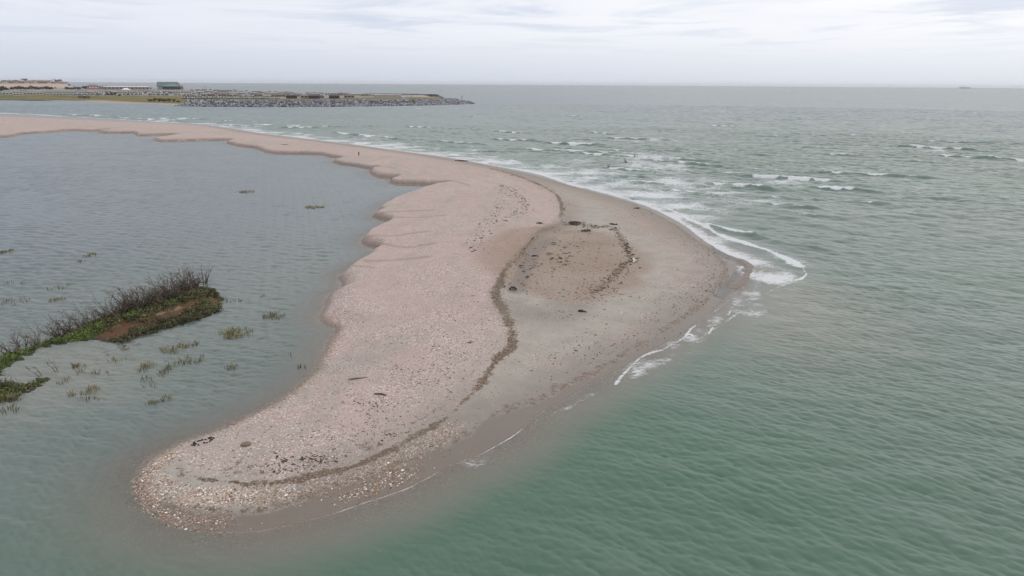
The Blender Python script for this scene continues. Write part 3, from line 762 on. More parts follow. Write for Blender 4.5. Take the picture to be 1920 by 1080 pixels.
for pts, wd, st in SW:
    ln = catmull(P(*np.array(pts, float).T), 4)
    d = line_dist(X, Y, ln, 6)
    wj = np.maximum(wd * 0.8, 0.4 * drr)
    br = 0.74 + 0.45 * smooth(nf2 + 0.6 * nf, -0.5, 0.6)
    near = d < 5.9
    foam = np.maximum(foam, near * 0.92 * st * br * smooth(d + 0.8 * wd * nf, wj * 1.15, wj * 0.05))
    foam = np.maximum(foam, near * 0.50 * st * smooth(d + 1.2 * nf2, 2.4, 0.2) * (0.6 + .8 * nf2))
ln = catmull(P(*np.array([(1100, 353), (1160, 366), (1225, 384), (1258, 395), (1290, 412), (1320, 424), (1345, 440), (1385, 454), (1425, 466), (1462, 480), (1500, 501)], float).T), 4)
d = line_dist(X, Y, ln, 12); u = smooth(X, ln[0, 0], ln[-1, 0])
foam = np.maximum(foam, (0.52 + 0.36 * u) * smooth(d + 0.7 * nf, 0.4 + 1.05 * u, 0.1 + 0.15 * u) * smooth(X, ln[0, 0], ln[0, 0] + 15))
foam = np.maximum(foam, 0.5 * smooth(d + 0.8 * nf, 5.0, 1.0) * (0.8 + .5 * nf2))
ln2 = catmull(P(*np.array([(1330, 424), (1361, 432), (1385, 437), (1408, 443)], float).T), 4)
d2 = line_dist(X, Y, ln2, 12)
foam = np.maximum(foam, 0.85 * smooth(d2 + 0.5 * nf, 1.1, 0.2))
ln3 = catmull(P(*np.array([(1408, 443), (1450, 452), (1500, 462), (1550, 470)], float).T), 4)
for l_, hg in ((ln, .18), (ln2, .45), (ln3, .42)):
    Zw += hg * np.exp(-(line_dist(X, Y, l_, 8) / 1.2) ** 2)
# lacy wash along the sheltered side of the point
wash = smooth(line_dist(X, Y, catmull(P(*np.array([(1150, 708), (1200, 684), (1255, 660), (1300, 632), (1345, 600), (1385, 565), (1420, 530)], float).T), 4), 8) + 1.1 * nf2, 3.6, 0.2)
foam = np.maximum(foam, 0.55 * wash * (0.78 + 0.55 * nf) * (~ins))
wash = smooth(line_dist(X, Y, catmull(P(*np.array([(880, 865), (940, 836), (1000, 800), (1060, 768), (1110, 738)], float).T), 4), 8) + 0.8 * nf2, 1.5, 0.1)
foam = np.maximum(foam, 0.50 * wash * (0.75 + 0.6 * nf) * (~ins))
# inside the spit the water never rises above the sand except in the swale of the point
Zw = np.where(ins, np.minimum(Zw, 0) - 0.02, Zw)
dsw = line_dist(X, Y, swaleline, 8)
silt = smooth(depth, 0.75, 0.05) * (1 - lag) * smooth(R, 160, 110) * 0.75 + 0.35 * lag * smooth(dl, 3.5, 0.3)
pn = P(1400, 560)
silt = np.maximum(silt, 0.45 * smooth(np.hypot(X - pn[0], (Y - pn[1]) * 0.7), 20, 4) * (1 - lag))
silt = np.maximum(silt, 0.35 * smooth(np.hypot((X - P(90, 700)[0]) / 14, (Y - P(90, 700)[1]) / 16) + .2 * nf2, 1.0, 0.2))
murk = 1 - np.exp(-depth * (3.6 + 1.5 * lag))
murk = np.clip(murk, 0.06, 1)
near_green = smooth(np.hypot((X - P(1000, 1000)[0]) / 34, (Y - 30) / 26) + 0.3 * fbm(X / 22, Y / 22, 161), 1.4, 0.4)
calm = np.clip(lag * 0.55 + 0.6 * smooth(dc, 7, 0.5) + 0.25 * smooth(R, 75, 45), 0, 1)
DXs = np.where(dc > 0.3, DX, 0); DYs = np.where(dc > 0.3, DY, 0)
keep = (~ins) | (np.minimum(dl, ds) < 2.5)
me = grid_mesh('water', X + DXs, Y + DYs, Zw, M['water'], dict(foam=np.clip(foam, 0, 1.4), murk=murk, lagoon=lag, calm=calm, silt=silt, unresolved=0.42 + 0.58 * smooth(R, 70, 300), near_green=near_green, far_blue=np.where(lag > .5, smooth(R, 75, 150), smooth(R, 200, 900))), keep=keep)
tag(link('water', me), kind='structure')
del X, Y, R, A, Zw, DX, DY

# ------------------------------------------------------------------ the low shore beyond the channel
FR = P(*np.array([(-900, 180), (-300, 184), (0, 186.5), (100, 188), (150, 189.5), (185, 192), (240, 194.5), (300, 196.5), (330, 199.2), (400, 200), (500, 201), (600, 200.5), (700, 199.3), (800, 197.6), (860, 196), (890, 194.6)], float).T)
BK = P(*np.array([(890, 194.6), (885, 192.5), (850, 190.2), (800, 188.3), (790, 187), (822, 184.2), (800, 183), (740, 182.2), (680, 182), (620, 181), (500, 177), (400, 171.5), (330, 167.5), (150, 167), (142, 163), (-300, 161.5), (-900, 160)], float).T)
RK = P(*np.array([(328, 199.0), (400, 200), (500, 201), (600, 200.5), (700, 199.3), (800, 197.6), (860, 196), (890, 194.6)], float).T)
ARM = P(*np.array([(690, 181.6), (740, 182.8), (800, 183.6), (820, 184.0)], float).T)
L_POLY = np.vstack([FR, BK[1:]])
HILL_X = P(138, 163)[0] / P(138, 163)[1]

def land_fields(x, y):
    df = line_dist(x, y, FR); db = line_dist(x, y, BK); dk = line_dist(x, y, RK); da = line_dist(x, y, ARM)
    i = inside(x, y, L_POLY)
    rocky = smooth(dk - df, 6, 0)
    h = 4.4 * smooth(df, 0, 120) + 0.5 * smooth(df, 4, 40) * fbm(x / 30, y / 14, 5)
    h = np.maximum(h, rocky * 5.4 * smooth(df, 0, 22))
    h = np.minimum(h, 0.22 * db)
    h = np.maximum(h, 5.0 * smooth(da, 13, 3))
    r = np.hypot(x, y)
    hill = smooth(r, 2420, 2560) * smooth(r, 3300, 3000) * smooth(x / y, HILL_X + 0.004, HILL_X - 0.022)
    h = h + 12.5 * hill * (1 + 0.12 * fbm(x / 90, y / 90, 15))
    h = np.where(i | (da < 13), h, -2.0)
    return h, df, db, rocky, hill, da

def land_z(x, y):
    return float(np.maximum(land_fields(np.array([x]), np.array([y]))[0][0], 0))

def land_material():
    m, t = new_mat('far_shore')
    p = t.pos()
    n = t.noise(t.scaled(p, (0.02, 0.045, 0.05)), 1.0, 5.0, 0.6).outputs[0]
    n2 = t.noise(t.scaled(p, (0.12, 0.12, 0.12)), 1.0, 5.0, 0.65).outputs[0]
    grass = t.mix(t.ss(n, 0.42, 0.62), (0.215, 0.165, 0.075), (0.125, 0.135, 0.055))
    grass = t.mix(t.ss(n2, 0.35, 0.7), t.mix(1.0, grass, (0.75, 0.75, 0.7), 'MULTIPLY'), grass)
    ground = t.mix(t.ss(n2, 0.35, 0.65), (0.19, 0.18, 0.165), (0.30, 0.275, 0.26))
    beach = t.mix(t.ss(n2, 0.3, 0.7), (0.30, 0.235, 0.20), (0.40, 0.33, 0.29))
    cliff = t.mix(t.ss(n2, 0.3, 0.7), (0.40, 0.285, 0.225), (0.45, 0.36, 0.30))
    c = t.mix(t.attr('grass'), ground, grass)
    c = t.mix(t.attr('earth'), c, (0.25, 0.15, 0.085))
    c = t.mix(t.attr('beach'), c, beach)
    c = t.mix(t.attr('cliff'), c, cliff)
    c = t.mix(t.attr('rocky'), c, (0.06, 0.06, 0.065))
    t.out(t.n('ShaderNodeBsdfPrincipled', {'Base Color': c, 'Roughness': 0.95, 'Specular IOR Level': 0.1}).outputs[0])
    return m
M['land'] = land_material()
az2 = np.linspace(-HALF, math.radians(2), 420)
rl = [640.0]
while rl[-1] < 3700: rl.append(rl[-1] + (3.0 if rl[-1] < 1200 else 12.0))
R2, A2 = np.meshgrid(np.array(rl), az2, indexing='ij')
X2 = R2 * np.sin(A2); Y2 = R2 * np.cos(A2)
h, df, db, rocky, hill, da = land_fields(X2, Y2)
nz = fbm(X2 / 25, Y2 / 25, 33)
grassa = smooth(df + 40 * nz, 190, 120) * (1 - hill) + 0.7 * hill * smooth(hill, 0.9, 1.0)
grassa = np.maximum(grassa, rocky * smooth(df, 70, 50))
earth = 0.75 * rocky * smooth(df, 24, 34) * smooth(df, 62, 44) * smooth(X2, P(440, 190)[0], P(540, 190)[0])
beacha = smooth(df + 4 * nz, 34, 20) * (1 - rocky) * smooth(X2, P(90, 190)[0], P(170, 190)[0]) + smooth(db, 30, 18) * (1 - smooth(da, 14, 10))
cliffa = smooth(hill, 0.02, 0.12) * smooth(hill, 0.99, 0.9)
rocka = np.clip(rocky * smooth(df, 24, 20) + smooth(da, 15, 12), 0, 1)
keep2 = h > -1.5
me = grid_mesh('far_shore', X2, Y2, h, M['land'], dict(grass=np.clip(grassa, 0, 1), earth=earth, beach=np.clip(beacha, 0, 1), cliff=cliffa, rocky=rocka), keep=keep2)
tag(link('headland', me), kind='structure')

# dark mud bar in the channel
def mound(name, pts_px, hgt, mat, kind=None, wid=4.0, z0=-0.3):
    ln = P(*np.array(pts_px, float).T)
    mb = MB(); n = len(ln) - 1; prev = None
    full = catmull(ln, 6)
    rings = []
    for i, (x, y) in enumerate(full):
        u = i / (len(full) - 1)
        k = math.sin(math.pi * min(max(u, 0.02), 0.98)) ** 0.5 * (0.8 + 0.3 * random.random())
        d = full[min(i + 1, len(full) - 1)] - full[max(i - 1, 0)]; d = d / np.linalg.norm(d); nn = np.array([-d[1], d[0]])
        rings.append([(x + nn[0] * w_ * wid * k, y + nn[1] * w_ * wid * k, z0 + (hgt - z0) * k * hh) for w_, hh in ((-1, 0), (-.6, .7), (-.2, 1), (.2, .95), (.6, .65), (1, 0))])
    for a, b in zip(rings[:-1], rings[1:]):
        for j in range(5): mb.poly([a[j], b[j], b[j + 1], a[j + 1]])
    return link(name, mb.mesh(name, mat, True))
M['mud'] = plain('wet_mud', (0.085, 0.08, 0.065), var=0.3, scale=0.4)
tag(mound('mudbank', [(-60, 186.6), (0, 187.6), (40, 188.2), (70, 189.0), (102, 189.6)], 1.7, M['mud'], wid=8), kind='structure')

# ------------------------------------------------------------------ rock sea defence
def rock_mesh(i):
    v, f = ico()
    mb = MB()
    q = v * (1 + rng.normal(0, 0.17, (12, 1))) * np.array([1.15, 0.85, 0.75])
    q = np.round(q * 2.6) / 2.6 * 0.5 + q * 0.5
    mb.add(q, f, 0, 0.15 + 0.8 * ((i * 0.37) % 1.0))
    return mb
RM = [rock_mesh(i) for i in range(10)]
RMESH = [m.mesh('armour_rock', M['rock']) for m in RM]
spots = []
seglen = np.hypot(*np.diff(RK, axis=0).T); cum = np.concatenate([[0], np.cumsum(seglen)])
def along(s):
    i = min(np.searchsorted(cum, s, side='right') - 1, len(RK) - 2); u = (s - cum[i]) / seglen[i]
    d = (RK[i + 1] - RK[i]) / seglen[i]; n = np.array([-d[1], d[0]])
    return RK[i] * (1 - u) + RK[i + 1] * u, n
row = 0; dd_ = 0.4
while dd_ < 23:
    s_ = random.uniform(0, 2)
    while s_ < cum[-1] + 2:
        q, n = along(min(s_, cum[-1]))
        sz = random.uniform(0.8, 1.55)
        p_ = q + n * (dd_ + random.uniform(-.6, .6)) + (0, 0)
        spots.append((p_[0], p_[1], sz))
        s_ += sz * 1.65
    dd_ += 2.0
# round the end of the defence and along its back
for k in range(360):
    u = random.random()
    q = BK[0] * (1 - u) + BK[1] * u if random.random() < 0.2 else (BK[1] * (1 - u) + BK[2] * u if random.random() < 0.6 else BK[2] * (1 - u) + BK[3] * u)
    off = random.uniform(0, 16)
    c0 = L_POLY.mean(0)
    spots.append((q[0] - random.uniform(0, 1) * 4, q[1] - off, random.uniform(0.8, 1.5)))
sp_ = np.array(spots)
hz = land_fields(sp_[:, 0], sp_[:, 1])[0]
sp_ = np.column_stack([sp_, hz]); sp_ = sp_[hz > -1.5]
order = np.argsort(np.hypot(sp_[:, 0], sp_[:, 1]) / sp_[:, 2])
big, rest = sp_[order[:300]], sp_[order[300:]]
for i, (x, y, s_, z) in enumerate(big):
    o = link('armour_rock', RMESH[i % 10], None, (x, y, z + 0.35 * s_), random.uniform(0, 6.28), (s_ * random.uniform(.9, 1.2), s_ * random.uniform(.85, 1.1), s_ * random.uniform(.8, 1.15)))
    tag(o, 'grey angular boulder in the rock sea defence along the far shore', 'boulder', 'boulders of the rock sea defence')
mb = MB()
def scatter_rocks(mb, arr):
    for (x, y, s_, z) in arr:
        src = RM[random.randrange(10)]
        a = random.uniform(0, 6.28); ca, sa = math.cos(a), math.sin(a)
        V = np.array(src.v) * s_ * np.array([random.uniform(.9, 1.2), 1, random.uniform(.8, 1.2)])
        V = np.column_stack([V[:, 0] * ca - V[:, 1] * sa + x, V[:, 0] * sa + V[:, 1] * ca + y, V[:, 2] + z + 0.3 * s_])
        mb.add(V, src.f, 0, random.uniform(0.1, 0.95))
scatter_rocks(mb, rest)
arm = []
for k in range(520):
    i = random.randrange(3); u = random.random(); q = ARM[i] * (1 - u) + ARM[i + 1] * u
    y = q[1] + random.uniform(-12, 12); arm.append((q[0] + random.uniform(-3, 3), y, random.uniform(0.9, 1.7)))
arm = np.array(arm); hz = land_fields(arm[:, 0], arm[:, 1])[0]
darkarm = MB(); scatter_rocks(darkarm, np.column_stack([arm, hz])[hz > -1.5])
tag(link('armour_rocks', mb.mesh('armour_rocks', M['rock'])), 'grey boulders heaped between the larger ones of the sea defence', 'boulders', kind='stuff')
M['rock_dark'] = plain('dark_armour_rock', (0.095, 0.095, 0.10), var=0.4, scale=0.5, tone=0.6)
tag(link('breakwater_rocks', darkarm.mesh('breakwater_rocks', M['rock_dark'])), 'dark boulders of the low breakwater behind the caravans', 'boulders', kind='stuff')

# ------------------------------------------------------------------ buildings
def bmat(name, c, var=0.12, sc_=0.6, rough=0.7): 
    M[name] = plain(name, c, var=var, scale=sc_, rough=rough); return M[name]
for nm, c in dict(cream_wall=(0.46, 0.43, 0.37), white_wall=(0.62, 0.63, 0.64), blue_grey_wall=(0.40, 0.44, 0.49), dark_cladding=(0.055, 0.058, 0.066), tan_wall=(0.33, 0.27, 0.215), beige_render=(0.42, 0.36, 0.285), brick_red=(0.33, 0.145, 0.115),
                  grey_roof=(0.26, 0.26, 0.275), green_grey_roof=(0.27, 0.285, 0.265), pale_roof=(0.48, 0.47, 0.46), brown_roof=(0.20, 0.15, 0.13), dark_roof=(0.10, 0.10, 0.11), mauve_roof=(0.34, 0.31, 0.315), green_metal_roof=(0.085, 0.135, 0.125),
                  pale_green_roof=(0.155, 0.215, 0.205), blue_sheet=(0.11, 0.20, 0.32), dark_glass=(0.035, 0.042, 0.05), white_trim=(0.72, 0.72, 0.72), clay_tile=(0.30, 0.14, 0.095)).items(): bmat(nm, c)

def put(px, py, zg=4.3):
    if py > 1000:                                   # a distance in metres instead of a picture row
        q = P(px, 170, 0); q = q / np.linalg.norm(q) * py
        return float(q[0]), float(q[1])
    q = P(px, py, zg)
    return float(q[0]), float(q[1])
def facing(x, y): return math.atan2(-x, y)          # turn the local -Y face towards the viewer's side

def gable_roof(mb, L, Wd, z, rise, over=0.3):
    """ridge along local X"""
    a, b = L / 2 + over, Wd / 2 + over
    mb.add([(-a, -b, z), (a, -b, z), (a, b, z), (-a, b, z), (-a, 0, z + rise), (a, 0, z + rise)], [(0, 1, 5, 4), (2, 3, 4, 5), (0, 4, 3), (1, 2, 5), (0, 3, 2, 1)])
def hip_roof(mb, L, Wd, z, rise, over=0.4, hl=None, hr=None):
    a, b = L / 2 + over, Wd / 2 + over
    hl = b if hl is None else hl; hr = b if hr is None else hr
    mb.add([(-a, -b, z), (a, -b, z), (a, b, z), (-a, b, z), (-a + hl, 0, z + rise), (a - hr, 0, z + rise)], [(0, 1, 5, 4), (2, 3, 4, 5), (0, 4, 3), (1, 2, 5), (0, 3, 2, 1)])

def caravan_kind(L, Wd, wall, roof, gable_front, trim='dark_glass', hgt=2.9, rise=0.75):
    w_ = MB(); w_.box(-L / 2, L / 2, -Wd / 2, Wd / 2, 0.0, hgt)
    r_ = MB(); gable_roof(r_, L, Wd, hgt + 0.003, rise, 0.22)
    panes = []; e = 0.03
    if gable_front:
        for sy in (-1, 1):
            g_ = MB(); g_.box(-L / 2 - .06, -L / 2 + .02, sy * Wd * .25 - Wd * .19, sy * Wd * .25 + Wd * .19, hgt * .3, hgt * .88); panes.append(g_.mesh('window', M[trim]))
    else:
        for k in range(3):
            x = -L / 2 + (k + 0.5) * L / 3
            g_ = MB(); g_.box(x - L / 3 * .28, x + L / 3 * .28, -Wd / 2 - .06, -Wd / 2 + .02, hgt * .42, hgt * .85); panes.append(g_.mesh('window', M[trim]))
    return w_.mesh('wall', M[wall]), r_.mesh('roof', M[roof]), panes, (math.pi / 2 if gable_front else 0)

CK = dict(
    cream=caravan_kind(11.5, 3.8, 'cream_wall', 'green_grey_roof', False),
    white=caravan_kind(11.5, 4.0, 'white_wall', 'pale_roof', True),
    blue=caravan_kind(11.5, 4.2, 'blue_grey_wall', 'grey_roof', True),
    mauve=caravan_kind(11.5, 3.9, 'cream_wall', 'mauve_roof', False),
    lodge=caravan_kind(11.0, 5.2, 'dark_cladding', 'dark_roof', True, 'white_trim', 3.1, 1.2),
    tan=caravan_kind(11.0, 4.6, 'tan_wall', 'brown_roof', False, 'dark_glass', 3.0, 0.9))
PROTO = {}
def caravan(kind, x, y, rz, label, group, s=1.0):
    z = land_z(x, y) - 0.05
    if kind not in PROTO:
        wm, rm, gm, rot = CK[kind]
        o = empty('static_caravan' if kind != 'lodge' else 'holiday_lodge', (x, y, z), rz + rot, label, 'caravan' if kind != 'lodge' else 'lodge', group, s)
        link('wall', wm, o); link('roof', rm, o)
        for gm_ in gm: link('window', gm_, o)
        PROTO[kind] = (o, rot)
        return o
    o, rot = PROTO[kind]
    return dup(o, (x, y, z), rz + rot, label, group, s)

def row(x0, x1, y0, y1, n, kinds, label, group, rzj=0.12, s=1.0, base=0.0, drop=0.0):
    for k in range(n):
        if random.random() < drop: continue
        u = k / max(n - 1, 1)
        x, y = put(x0 + (x1 - x0) * u + random.uniform(-.6, .6), y0 + (y1 - y0) * u + random.uniform(-.25, .25))
        caravan(random.choice(kinds), x, y, facing(x, y) + base + random.uniform(-rzj, rzj), label, group, s * random.uniform(.95, 1.06))
row(-4, 128, 177.6, 178.4, 8, ['cream'], 'cream static caravan lying long side on just above the green bank, far left', 'long cream caravans behind the green bank')
row(6, 136, 175.0, 175.6, 9, ['cream', 'mauve'], 'static caravan with pale long roof in the second row behind the green bank', 'second row of caravans on the left')
row(-2, 138, 172.6, 173.2, 10, ['mauve', 'cream'], 'static caravan in the rearmost row below the dark hedge trees', 'caravans below the hedge')
row(142, 338, 178.6, 179.6, 25, ['blue', 'white', 'white'], 'pale static caravan end on in the front row above the brown grass bank', 'pale caravans in a row above the brown grass', drop=.08)
row(146, 336, 175.4, 176.2, 22, ['white', 'blue', 'mauve'], 'static caravan in the middle row between the brown grass and the green roofed hall', 'middle rows of pale caravans', drop=.08)
row(150, 350, 172.6, 173.0, 22, ['mauve', 'mauve', 'white'], 'mauve roofed static caravan in the back row in front of the hall', 'caravans in front of the hall', drop=.1)
row(344, 520, 184.0, 185.4, 19, ['lodge'], 'dark grey holiday lodge with white window frames in the terrace above the rocks', 'dark lodges in the terrace', 0.06, 0.95)
row(352, 560, 180.0, 182.0, 20, ['lodge', 'mauve', 'tan'], 'caravan behind the front terrace of dark lodges', 'caravans behind the dark lodges', drop=.1)
row(352, 640, 176.0, 179.6, 26, ['mauve', 'lodge', 'mauve'], 'low roofed static caravan in the middle of the headland', 'caravans in the middle of the headland', drop=.1)
row(360, 600, 172.2, 177.0, 24, ['mauve', 'lodge', 'tan'], 'low roofed static caravan near the back shore of the headland', 'caravans near the back shore', drop=.12)
row(372, 520, 169.6, 173.0, 14, ['lodge', 'mauve'], 'dark low caravan right of the green roofed hall on the skyline of the headland', 'caravans right of the hall', drop=.12)
row(640, 705, 180.6, 182.2, 7, ['tan', 'mauve'], 'tan static caravan behind the rocks beside the long beige building', 'tan caravans beside the beige building')
for i, (px, py, k, lb) in enumerate([(547, 186.4, 'lodge', 'dark lodge alone on the grass, leftmost of the separate dark lodges above the boulders'), (574, 186.6, 'tan', 'tan lodge with brown roof left of a pale gable'), (590, 186.8, 'lodge', 'dark lodge right of the tan lodge with the brown roof'),
                                     (604, 186.2, 'blue', 'pale gabled caravan between two dark lodges above the boulders'), (627, 186.4, 'lodge', 'dark lodge nearest the tan caravans, rightmost of the dark lodges'), (655, 185.8, 'tan', 'tan caravan with dark door first right of the dark lodges')]):
    x, y = put(px, py); caravan(k, x, y, facing(x, y) + (math.pi / 2 if k == 'lodge' else 0), lb, 'separate lodges above the boulders', 1.15)

def building(name, px, py, L, Wd, hgt, rise, wall, roof, label, cat, hip=True, rz=0.0, windows=0, wmat='dark_glass', zg=4.3, hl=None, hr=None, ridge_front=True, group=None, chimney=False):
    x, y = put(px, py, zg)
    z = land_z(x, y) - 0.1
    o = empty(name, (x, y, z), facing(x, y) + rz, label, cat, group)
    w_ = MB(); w_.box(-L / 2, L / 2, -Wd / 2, Wd / 2, 0, hgt); link('wall', w_.mesh('wall', M[wall]), o)
    r_ = MB()
    (hip_roof(r_, L, Wd, hgt + .003, rise, 0.4, hl, hr) if hip else gable_roof(r_, L, Wd, hgt + .003, rise))
    ro = link('roof', r_.mesh('roof', M[roof]), o)
    if chimney:
        c_ = MB(); c_.box(-L * .3 - .4, -L * .3 + .4, -.4, .4, hgt + rise * .5, hgt + rise + 1.0); link('chimney', c_.mesh('chimney', M['brick_red']), ro)
    for k in range(windows):
        xx = -L / 2 + (k + .5) * L / windows
        g = MB(); g.box(xx - L / windows * .26, xx + L / windows * .26, -Wd / 2 - .05, -Wd / 2 + .02, hgt * .38, hgt * .82)
        link('window', g.mesh('window', M[wmat]), o)
    return o
building('pavilion', 175, 167.5, 32, 16, 7.5, 4.5, 'brick_red', 'brown_roof', 'red walled building with white windows, left of the long white roof', 'building', windows=5, wmat='white_trim')
building('clubhouse', 197, 168, 26, 14, 6.5, 3.0, 'tan_wall', 'brown_roof', 'tan building with brown roof between the red building and the long white roof', 'building', windows=4)
building('long_shed', 238, 168.5, 98, 16, 7.4, 1.1, 'tan_wall', 'white_trim', 'long low building with a white flat looking roof left of the green hall', 'building', hip=False, windows=12)
building('pool_hall', 277, 168.5, 22, 14, 5.8, 2.4, 'white_wall', 'blue_sheet', 'small white building with blue roof beside the green roofed hall', 'building', windows=3)
building('gabled_house', 338, 168.0, 16, 12, 7.0, 3.5, 'tan_wall', 'clay_tile', 'tan house with clay roof on the right of the green roofed hall', 'house', hip=False, windows=3)
building('beach_terrace', 727, 187.0, 33, 8, 4.6, 1.0, 'beige_render', 'mauve_roof', 'long plain beige building behind the boulders near the end of the headland', 'building', hip=False, windows=0)
building('white_cabin', 756, 187.2, 5, 4, 2.3, 0.6, 'white_wall', 'pale_roof', 'tiny white cabin at the right end of the long beige building', 'cabin', hip=False, windows=2)
building('utility_cabinet', 352.5, 186.2, 1.6, 1.2, 1.7, 0.3, 'white_trim', 'white_trim', 'small white cabinet on the grass below the dark lodges', 'cabinet', hip=False)
# marquee and blue container
x, y = put(237, 171.0); o = empty('marquee', (x, y, land_z(x, y)), facing(x, y), 'pale tent like roof in front of the long white roofed building', 'marquee')
mb = MB(); mb.box(-8, 8, -5, 5, 0, 3.0); link('wall', mb.mesh('wall', M['cream_wall']), o)
mb = MB(); hip_roof(mb, 16, 10, 3.003, 3.2); link('roof', mb.mesh('roof', M['white_trim']), o)
x, y = put(351, 169.2); o = empty('storage_container', (x, y, land_z(x, y)), facing(x, y), 'blue container right of the house with the clay roof', 'container')
mb = MB(); mb.box(-7, 7, -1.5, 1.5, 0, 3.2); link('body', mb.mesh('body', M['blue_sheet']), o)
mb = MB(); mb.box(-6.8, -0.2, -1.58, -1.5, .2, 3.0); mb.box(.2, 6.8, -1.58, -1.5, .2, 3.0); link('door', mb.mesh('door', M['white_wall']), o)

# the big hall with the green roof
x, y = put(318, 168.4); zg = land_z(x, y) - .1
o = empty('leisure_hall', (x, y, zg), facing(x, y), 'large hall with a tall dark green pitched roof above the caravans', 'building')
mb = MB(); mb.box(-27, 27, -19, 19, 0, 9.2); link('wall', mb.mesh('wall', M['grey_roof']), o)
mb = MB(); a, b, z0, z1 = 28.5, 20.5, 9.203, 19.6
mb.add([(-a, -b, z0), (a, -b, z0), (a, b, z0), (-a, b, z0), (-a + 1.5, 0, z1), (a - 7.5, 0, z1)], [(0, 1, 5, 4), (2, 3, 4, 5), (0, 4, 3), (1, 2, 5), (0, 3, 2, 1)])
ro = link('roof', mb.mesh('roof', M['green_metal_roof']), o)
mb = MB(); mb.add([(-18, -b - .6, z0 - .2), (a + .3, -b - .6, z0 - .2), (10, -b * .45, z0 + (z1 - z0) * .62), (10, -b + .5, z0), (-16, -b + .5, z0)], [(0, 1, 2), (0, 2, 4), (1, 3, 2), (2, 3, 4)]); link('porch_roof', mb.mesh('porch_roof', M['pale_green_roof']), ro)
mb = MB(); mb.box(-16, 26, -19.12, -19.0, 2.0, 7.9); link('window', mb.mesh('window', M['dark_glass']), o)
mb = MB(); mb.poly([(-28.0, -14, 9.6), (-28.0, 14, 9.6), (-27.3, 0, 17.5)]); mb.poly([(-28.05, -14, 9.6), (-27.35, 0, 17.5), (-28.05, 14, 9.6)]); link('gable', mb.mesh('gable', M['pale_green_roof']), ro)

# village on the rise at the far left
vill = [(-30, 9, 'white_wall', 'dark_roof'), (-16, 10, 'cream_wall', 'brown_roof'), (2, 14, 'cream_wall', 'pale_roof'), (11, 9, 'white_wall', 'dark_roof'), (24, 10, 'tan_wall', 'brown_roof'), (33, 9, 'cream_wall', 'dark_roof'), (44, 12, 'tan_wall', 'mauve_roof'), (54, 9, 'white_wall', 'brown_roof'),
        (62, 10, 'cream_wall', 'clay_tile'), (67, 9, 'white_wall', 'dark_roof'), (72, 9, 'white_wall', 'brown_roof'), (79, 11, 'tan_wall', 'clay_tile'), (85, 10, 'tan_wall', 'brown_roof'), (91, 10, 'cream_wall', 'clay_tile'), (97, 9, 'white_wall', 'dark_roof'), (103, 10, 'tan_wall', 'pale_roof'), (110, 9, 'cream_wall', 'dark_roof'), (117, 9, 'tan_wall', 'mauve_roof'), (123, 9, 'white_wall', 'brown_roof')]
for i, (px, L, wl, rf) in enumerate(vill):
    building('village_house', px, 2590.0 + 45 * ((i * 7) % 4), L * 1.3, 9, 5.6, 3.4, wl, rf, 'small gabled house among the trees on the far ridge at the left edge', 'house', hip=False, rz=random.uniform(-.5, .5), windows=2, zg=16.0, group='village houses on the far ridge', chimney=True)

# trees
def tree_mesh(seed, wd, hgt):
    r = random.Random(seed)
    tr = MB(); tr.tube([(0, 0, 0), (0.1, 0.05, hgt * .3), (0.2, 0, hgt * .6)], [.3, .22, .1], 5)
    for k in range(4):
        a = k * 1.6 + r.random(); tr.tube([(0.1, 0.05, hgt * .28), (math.cos(a) * wd * .2, math.sin(a) * wd * .2, hgt * .5), (math.cos(a) * wd * .33, math.sin(a) * wd * .33, hgt * .68)], [.14, .09, .04], 4)
    c = MB()
    clumps = [(r.gauss(0, wd * .24), r.gauss(0, wd * .24), hgt * r.uniform(.35, .92), r.uniform(.14, .26) * wd) for _ in range(13)]
    for (cx, cy, cz, cr) in clumps:
        tone = r.random()
        for _ in range(34):
            th, ph = r.uniform(0, 6.28), math.acos(r.uniform(-1, 1)); q = cr * r.uniform(.55, 1.05)
            p_ = Vector((cx + q * math.sin(ph) * math.cos(th), cy + q * math.sin(ph) * math.sin(th), cz + .75 * q * math.cos(ph)))
            n_ = Vector((r.gauss(0, 1), r.gauss(0, 1), r.gauss(.5, 1))).normalized(); u_ = n_.orthogonal().normalized(); v_ = n_.cross(u_); s_ = wd * r.uniform(.05, .09)
            c.poly([p_ + u_ * s_, p_ + v_ * s_ * .7, p_ - u_ * s_, p_ - v_ * s_ * .7], 0, min(1, max(0, tone + r.gauss(0, .15))))
    return tr.mesh('trunk', M['post']), c.mesh('crown', M['tree_leaf'])
M['tree_leaf'] = plain('tree_leaf', (0.045, 0.058, 0.030), var=0.3, scale=.5, tone=.6)
TM = [tree_mesh(s_, w_, h_) for s_, w_, h_ in ((1, 8, 7), (2, 10, 6.5), (3, 7, 8))]
TP = []
for trm, crm in TM:
    TP.append((trm, crm))
def tree(px, py, s_, i, label, group, zg=4.3, name='tree'):
    x, y = put(px, py, zg)
    o = empty(name, (x, y, land_z(x, y) - .1), random.uniform(0, 6), label, 'tree' if name == 'tree' else 'bush', group, s_)
    link('trunk', TP[i % 3][0], o); link('crown', TP[i % 3][1], o)
for i, px in enumerate((-20, -12, -6, 0, 5, 9, 14, 18, 21, 25, 29, 35, 39, 42, 47, 50, 53, 57, 60, 64, 69, 75, 78, 82, 86, 89, 94, 98, 101, 106, 109, 112, 115, 118, 121, 126, 131)):
    tree(px, 2760.0 + 40 * (i % 3), 0.95 * (1.0 + .35 * ((i * 5) % 4) / 3) * (1.5 if px in (50, 53, 112) else .95), i, 'dark tree among the houses on the far ridge', 'trees on the far ridge', 16.0)
